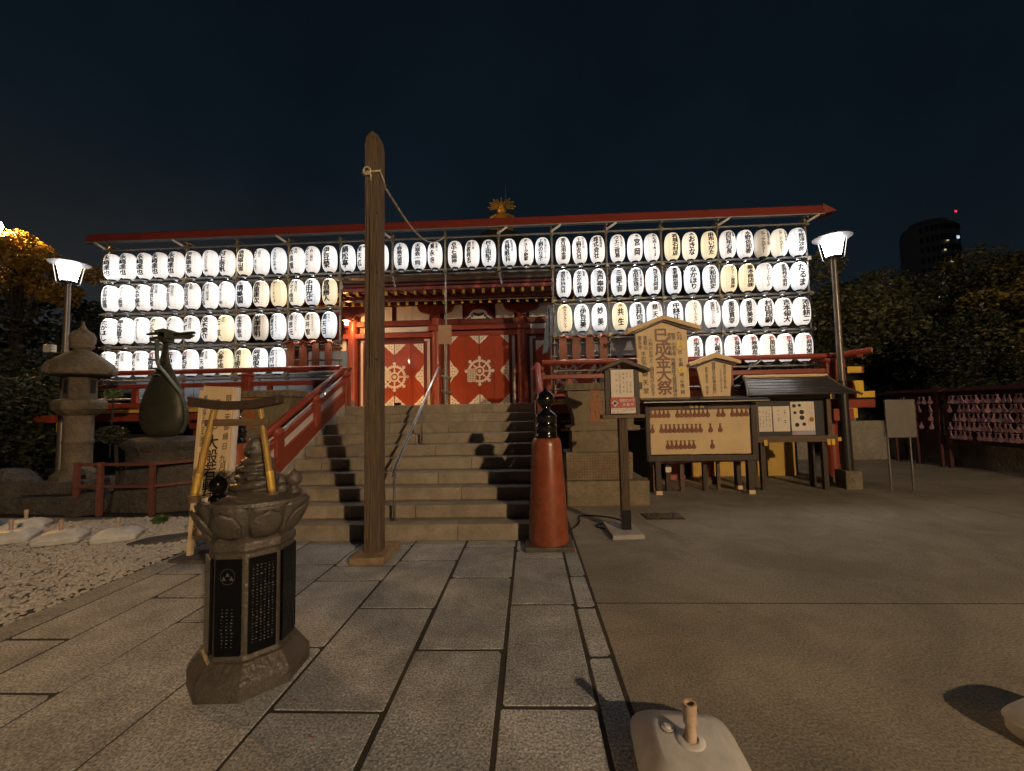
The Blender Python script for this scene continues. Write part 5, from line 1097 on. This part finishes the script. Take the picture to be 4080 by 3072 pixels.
# ================================================================== ROOFED NOTICE BOARD
nx0, nx1, YN = 4.28, 5.62, 8.1
nb2 = thing('roofed_notice_board', (4.95, YN, 0), 'roofed notice board with ribbed metal roof and pinned posters', 'notice board')
MB().box(nx0, nx1, YN + .02, YN + .05, 1.02, 1.72).build('backboard', 'darkpanel', nb2)
for x in (nx0, nx1): MB().box(x - .04, x + .04, YN - .06, YN + .06, .9, 1.78).build('frame_side', 'wood_brown', nb2, bevel=.005)
MB().box(nx0 - .1, nx1 + .12, YN - .08, YN + .06, .9, 1.02).build('frame_bottom', 'wood_brown', nb2, bevel=.006)
MB().box(nx0 - .05, nx1 + .05, YN - .05, YN + .06, 1.72, 1.80).build('frame_top', 'wood_brown', nb2, bevel=.005)
ink = MB(); row(ink, '不忍池辯天堂', nx0 + .25, nx1 - .2, 1.76, .05, plane_map(YN - .052), .008); ink.build('header_lettering', 'ink_brown', nb2)
for x in (nx0 + .1, nx1 - .1):
    for y in (YN, YN + .35): MB().box(x - .045, x + .045, y - .03, y + .05, -.03, .9).build('leg', 'wood_dark', nb2, bevel=.005)
for x in (nx0 - .05, nx0 + .13, nx1 - .06, nx1 + .02, nx1 + .14): MB().box(x - .03, x + .03, YN - .088, YN - .082, .91 - (.07 if x not in (nx0 - .05, nx1 + .14) else 0), .98 - (.03 if x not in (nx0 - .05, nx1 + .14) else 0)).build('beam_end', 'yellow', nb2)
rows = 7; ry0, rz0, ry1, rz1 = YN - .42, 1.78, YN + .12, 2.14
for i in range(rows):
    a, b = i / rows, (i + 1) / rows; f_ = lambda u: (ry0 + (ry1 - ry0) * u, rz0 + (rz1 - rz0) * u ** 1.25)
    (ya, za), (yb_, zb_) = f_(a), f_(b); xi = .30 * (1 - a) + .08 * a
    MB().prism([(ya, za), (ya, za + .022), (yb_, zb_ + .012), (yb_, zb_ - .01)], nx0 - xi, nx1 + xi, 'x').build('roof_sheet', 'roof_metal', nb2, bevel=.006)
MB().prism([(YN + .12, 2.14), (YN + .5, 1.85), (YN + .5, 1.82), (YN + .1, 2.1)], nx0 - .1, nx1 + .1, 'x').build('rear_roof', 'roof_metal', nb2)
MB().cyl((nx0 - .12, YN + .12, 2.165), (nx1 + .12, YN + .12, 2.165), .03, n=10).build('ridge_cap', 'wood_sign', nb2, smooth=True, auto=50)
for s, x in ((-1, nx0), (1, nx1)):
    MB().tube([(x + s * .10, YN + .1, 2.15), (x + s * .2, YN - .15, 1.93), (x + s * .33, YN - .44, 1.77)], .022, 6).build('barge_board', 'wood_brown', nb2)
def poster(x0, x1, z0, z1, m='paper_notice'):
    return MB().box(x0, x1, YN + .006, YN + .012, z0, z1).build('poster', m, nb2)
def marks(par, x0, x1, z0, z1, cols, m='ink', sz=.012):
    mb = MB()
    for i in range(cols):
        x = x0 + (x1 - x0) * (i + .5) / cols; z = z1
        while z > z0:
            if random.random() > .25: mb.box(x - random.uniform(.3, 1) * sz, x + random.uniform(.3, 1) * sz, YN + .0035, YN + .0045, z - sz * random.uniform(.5, 1.2), z)
            z -= sz * 2.2
    mb.build('print', m, par)
p_ = poster(4.33, 4.60, 1.10, 1.58); marks(p_, 4.35, 4.58, 1.2, 1.5, 4)
p_ = poster(4.62, 4.93, 1.10, 1.58); marks(p_, 4.66, 4.90, 1.25, 1.5, 2, sz=.017)
p_ = poster(4.955, 5.39, 1.11, 1.66); marks(p_, 5.25, 5.36, 1.25, 1.6, 3, 'fitting_dark', .008)
mb = MB()
for (x, z, r) in ((5.02, 1.58, .035), (5.12, 1.59, .03), (5.155, 1.46, .045), (5.155, 1.355, .045), (5.03, 1.45, .03), (5.06, 1.22, .04), (5.19, 1.23, .035)): mb.cyl((x, YN + .002, z), (x, YN + .005, z), r, n=10)
mb.build('print', 'ink', p_); MB().box(4.956, 5.389, YN + .003, YN + .0055, 1.00 + .03, 1.11).build('poster_foot', 'lilac', p_); MB().cyl((5.33, YN + .002, 1.32), (5.33, YN + .004, 1.32), .045, n=12).build('seal', 'ink_orange', p_)

# ================================================================== RIGHT SIDE: blank sign, votive racks, wall
rs = thing('metal_signboard', (6.73, 7.85, 0), 'plain grey signboard seen from behind on two thin metal legs', 'sign')
MB().box(6.46, 6.98, 7.82, 7.85, .97, 1.66).build('sign_panel', 'grey_back', rs, bevel=.006)
for x in (6.50, 6.89): MB().cyl((x, 7.87, -.02), (x, 7.87, 1.6), .017, n=8).build('leg', 'steel', rs, smooth=True, auto=50)
emr = mesh_from(MB().prism([(u * 1.35, w * 1.2) for u, w in pts], -.012, 0), 'votive_tablet', 'ema')
def erack(y0, y1, x, label, seed, first=False):
    t = thing('votive_rack', (x, (y0 + y1) / 2, 0), label, 'votive rack', 'votive tablet racks along the plaza edge')
    for y in (y0, (y0 + y1) / 2, y1): MB().box(x - .04, x + .04, y - .04, y + .04, -.03, 1.86).build('rack_post', 'ema_rack', t, bevel=.008)
    for z in (.95, 1.16, 1.37, 1.58, 1.79): MB().box(x - .03, x + .03, y0, y1, z, z + .03).build('rack_rail', 'ema_rack', t)
    MB().box(x + .05, x + .08, y0, y1, .6, 1.85).build('rack_back', 'ema_rack', t)
    MB().prism([(x - .16, 1.84), (x, 1.90), (x + .3, 1.84), (x + .3, 1.87), (x, 1.94), (x - .16, 1.87)], y0 - .2, y1 + .2, 'y').build('rack_roof', 'ema_rack', t)
    return t
# prism 'y' extrudes along y with (x,z) polygon
erack(10.75, 12.0, 10.15, 'dark red roofed rack hung with scattered votive tablets, the farther one', 1)
erack(7.4, 10.6, 10.2, 'dark red roofed rack packed with rows of pale votive tablets at the right edge', 2)
g2 = random.Random(5); cnt = 0
for y0, y1, x, dens in ((10.75, 11.95, 10.1, .55), (7.5, 10.5, 10.16, .97)):
    for zi, z in enumerate((.86, 1.07, 1.28, 1.49, 1.70)):
        y = y0 + .08; qn = 0
        while y < y1:
            if g2.random() < dens:
                o = bpy.data.objects.new('votive_tablet', emr); COL.objects.link(o); o.location = (x - .05 - g2.random() * .03, y, z - .1); o.rotation_euler = (g2.uniform(-.2, .2), 0, -PI / 2 + g2.uniform(-.25, .25))
                far = y0 > 10.7; pos_ = ORD[min(32, qn)]; qn += 1; tag(o, ('votive tablet on the farther red rack, %s row from top, %s from the near end' if far else 'votive tablet on the nearer red rack, %s row from top, %s from the near end') % (ORD[4 - zi], pos_), 'votive tablet', 'votive tablets on the %s rack, %s row' % ('farther' if far else 'nearer', ORD[4 - zi])); cnt += 1
            y += .105 if dens > .6 else .14
# low garden wall & shed beyond
wl = thing('garden_wall', (9, 13.5, 0), 'low pale wall beyond the plaza behind the lamp', 'wall'); MB().box(6.9, 8.3, 12.6, 12.8, -.04, 1.5).build('wall_face', 'concrete', wl); MB().box(6.85, 8.35, 12.55, 12.85, 1.5, 1.56).build('wall_cap', 'rock', wl)
wl = thing('utility_cabinet', (10.6, 12.4, 0), 'pale blue grey box standing beside the far rack', 'cabinet'); MB().box(7.9, 8.5, 11.2, 11.5, 1.15, 1.55).build('cabinet_body', 'tarp_blue', wl, bevel=.01); MB().box(8.15, 8.25, 11.3, 11.4, -.03, 1.15).build('cabinet_leg', 'dark_void', wl)
wl = thing('low_wall', (9.3, 14, 0), 'weathered low wall running behind the blank sign and racks', 'wall'); MB().box(8.9, 10.9, 12.3, 12.5, -.04, 1.1).build('wall_face', 'concrete', wl); MB().box(10.6, 10.8, 5.5, 12.3, -.04, .75).build('wall_return', 'lantern_stone', wl)
sd = thing('low_shed', (13, 17, 0), 'dark low shed roof behind the right hand racks', 'shed'); MB().box(8.6, 18, 15, 19, -.05, 2.6).build('shed_wall', 'dark_void', sd); MB().prism([(8.2, 2.6), (18.4, 3.3), (18.4, 3.42), (8.2, 2.72)], 14.6, 19.4).build('shed_roof', 'tinroof', sd)

# ================================================================== TREES, TOWER
def tree(x, y, h, rx, rz, n, leaf, m, label, seed, clumps=26, ry=None, name='broadleaf_tree', zc=None, group='trees round the temple grounds'):
    g_ = np.random.default_rng(seed); t = thing(name, (x, y, 0), label, 'tree', group); ry = ry or rx; zc = zc or h - rz
    trunk = MB(); trunk.tube([(x, y, -.05), (x + .1, y, zc * .4), (x - .05, y + .1, zc * .8), (x, y, zc + rz * .4)], [.22, .17, .13, .05], 10)
    cs = []
    for k_ in range(clumps):
        v_ = g_.normal(0, 1, 3); v_ /= np.linalg.norm(v_); v_ *= g_.uniform(.45, 1.0); c = np.array((x, y, zc)) + v_ * (rx, ry, rz); cs.append(c)
        if k_ % 2 == 0: trunk.tube([(x, y, zc * g_.uniform(.45, .85)), tuple((np.array((x, y, zc)) + c) / 2), tuple(c)], [.07, .045, .015], 5)
    trunk.build('trunk', 'bark', t, smooth=True)
    V = []
    per = n // clumps; cr_ = min(rx, rz) * .42
    for c in cs:
        P = g_.normal(0, 1, (per, 3)); P /= np.linalg.norm(P, axis=1)[:, None]; P *= g_.uniform(.2, 1.1, (per, 1)) ** .5 * cr_ * g_.uniform(.7, 1.3); P[:, 2] *= .62; V.append(c + P)
    C_ = np.concatenate(V); k_ = len(C_); A = g_.normal(0, 1, (k_, 3)); A[:, 2] *= .5; A /= np.linalg.norm(A, axis=1)[:, None]; B = np.cross(A, g_.normal(0, 1, (k_, 3))); B /= np.linalg.norm(B, axis=1)[:, None]
    s_ = g_.uniform(.6, 1.35, (k_, 1)) * leaf; Q = np.stack([C_ - A * s_, C_ + B * s_ * .5, C_ + A * s_, C_ - B * s_ * .5], 1).reshape(-1, 3)
    me = bpy.data.meshes.new('crown'); me.from_pydata((Q - np.array((x, y, 0))).tolist(), [], np.arange(4 * k_).reshape(-1, 4).tolist()); me.materials.append(M_[m]); o = bpy.data.objects.new('crown', me); COL.objects.link(o); o.parent = t
    return t
tree(-18.7, 14.0, 8.6, 2.0, 1.3, 16000, .07, 'leaf_lamplit', 'maple lit orange by the street lamp at the left edge', 11, 30)
tree(-19.5, 16, 6.8, 3.0, 2.2, 7000, .11, 'leaf', 'dark tree below and behind the orange lit maple', 12)
tree(-12.6, 9.6, 3.3, 1.9, 1.5, 9000, .07, 'leaf', 'low dark evergreen behind the stone lantern', 13, 26, zc=1.9)
tree(-14.6, 11.5, 3.6, 2.4, 1.7, 7000, .09, 'leaf', 'dark bushy tree at the far left below the lamp', 14, zc=2.0)
tree(-11.2, 8.6, 2.4, 1.2, 1.0, 6000, .06, 'leaf', 'dense dark shrub tree hugging the left of the stone lantern', 15, zc=1.4)
tree(9.8, 14.5, 6.3, 2.6, 2.2, 26600, 0.066, 'leaf_olive', 'olive green tree behind the right street lamp', 21, 34, zc=4.3)
tree(13.2, 16.5, 5.9, 3.0, 2.0, 22800, 0.073, 'leaf', 'dark rounded tree right of the street lamp', 22, 34, zc=4.1)
tree(20.6, 17.0, 7.5, 4.0, 2.6, 34200, 0.079, 'leaf_olive', 'large olive tree below the far tower', 23, 40, zc=5.6)
tree(15.6, 12.5, 5.6, 2.7, 1.7, 26600, 0.063, 'leaf_yellow', 'yellowish broad tree above the votive racks at the right edge', 24, 34, zc=4.1)
tree(12.6, 12.8, 4.2, 1.9, 1.6, 17100, 0.056, 'leaf', 'low dark tree behind the blank signboard', 25, 28, zc=2.7)
tree(8.0, 13.5, 4.2, 1.5, 1.7, 15200, 0.056, 'leaf', 'narrow dark tree directly behind the lamp pole', 26, 24, zc=2.6)
tree(24, 22, 7.6, 4.5, 3, 17100, 0.099, 'leaf', 'tall dark tree at the far right horizon', 27, 36, zc=5.0)
tree(11.0, 20, 5.2, 5, 2.2, 17100, 0.099, 'leaf', 'wide dark tree mass behind the low shed', 28, 36, zc=3.2)
bk = struct(MB().box(-60, 60, 42, 44, -.06, 4).build('hedge_bank', 'leaf'))
tw = thing('distant_tower', (115, 122, 0), 'dark distant high-rise with a few lit windows and a red beacon', 'building')
TX, TY, TR = 118.2, 124, 6.3
MB().lathe([(TR, 0), (TR, 51), (TR * .92, 52.6), (TR * .7, 53.4), (TR * .66, 54.2)], (TX, TY, 0), 16).build('tower_body', 'tower', tw)
def ty_(x): return TY - math.sqrt(max(.2, TR * TR - (x - TX) ** 2)) - .12
fl_ = [(117.8, 54.9, 'win_red', .5, .5), (117.8, 47.5, 'win_white', .7, .8), (114.9, 40.5, 'win_warm', .6, .8), (111.9, 37.5, 'win_white', .8, .6), (111.8, 34.8, 'win_white', .4, .6), (112.5, 33.5, 'win_warm', 1.4, .6), (110.8, 32.4, 'win_warm', .5, .5), (112.2, 30.8, 'win_white', .7, .6), (115.3, 31.2, 'win_warm', .6, .5), (115.2, 29.8, 'win_white', 1.2, .6), (117.2, 31.8, 'win_warm', .5, .5), (110.8, 31.0, 'win_warm', .4, .5), (113.9, 46.6, 'win_warm', .5, .25), (113.0, 44, 'win_warm', .4, .4), (111.5, 33.9, 'win_white', .5, .5), (116.4, 33.0, 'win_white', .4, .4), (113.2, 36.2, 'win_warm', .4, .4), (119.0, 42.0, 'win_warm', .3, .4)]
for (x, z, m, a, b) in fl_: x = TX + (x - 115.2) * .78; MB().box(x - a / 2, x + a / 2, ty_(x) - .2, ty_(x), z - b / 2, z + b / 2).build('window', m, tw)
mbw = MB()
for i in range(12):
    for j_ in range(16): mbw.box(112.7 + i * .78, 113.2 + i * .78, ty_(112.95 + i * .78), ty_(112.95 + i * .78) + .3, 5 + j_ * 3.0, 6.6 + j_ * 3.0)
o = mbw.build('unlit_windows', 'darkpanel', tw); o['kind'] = 'stuff'
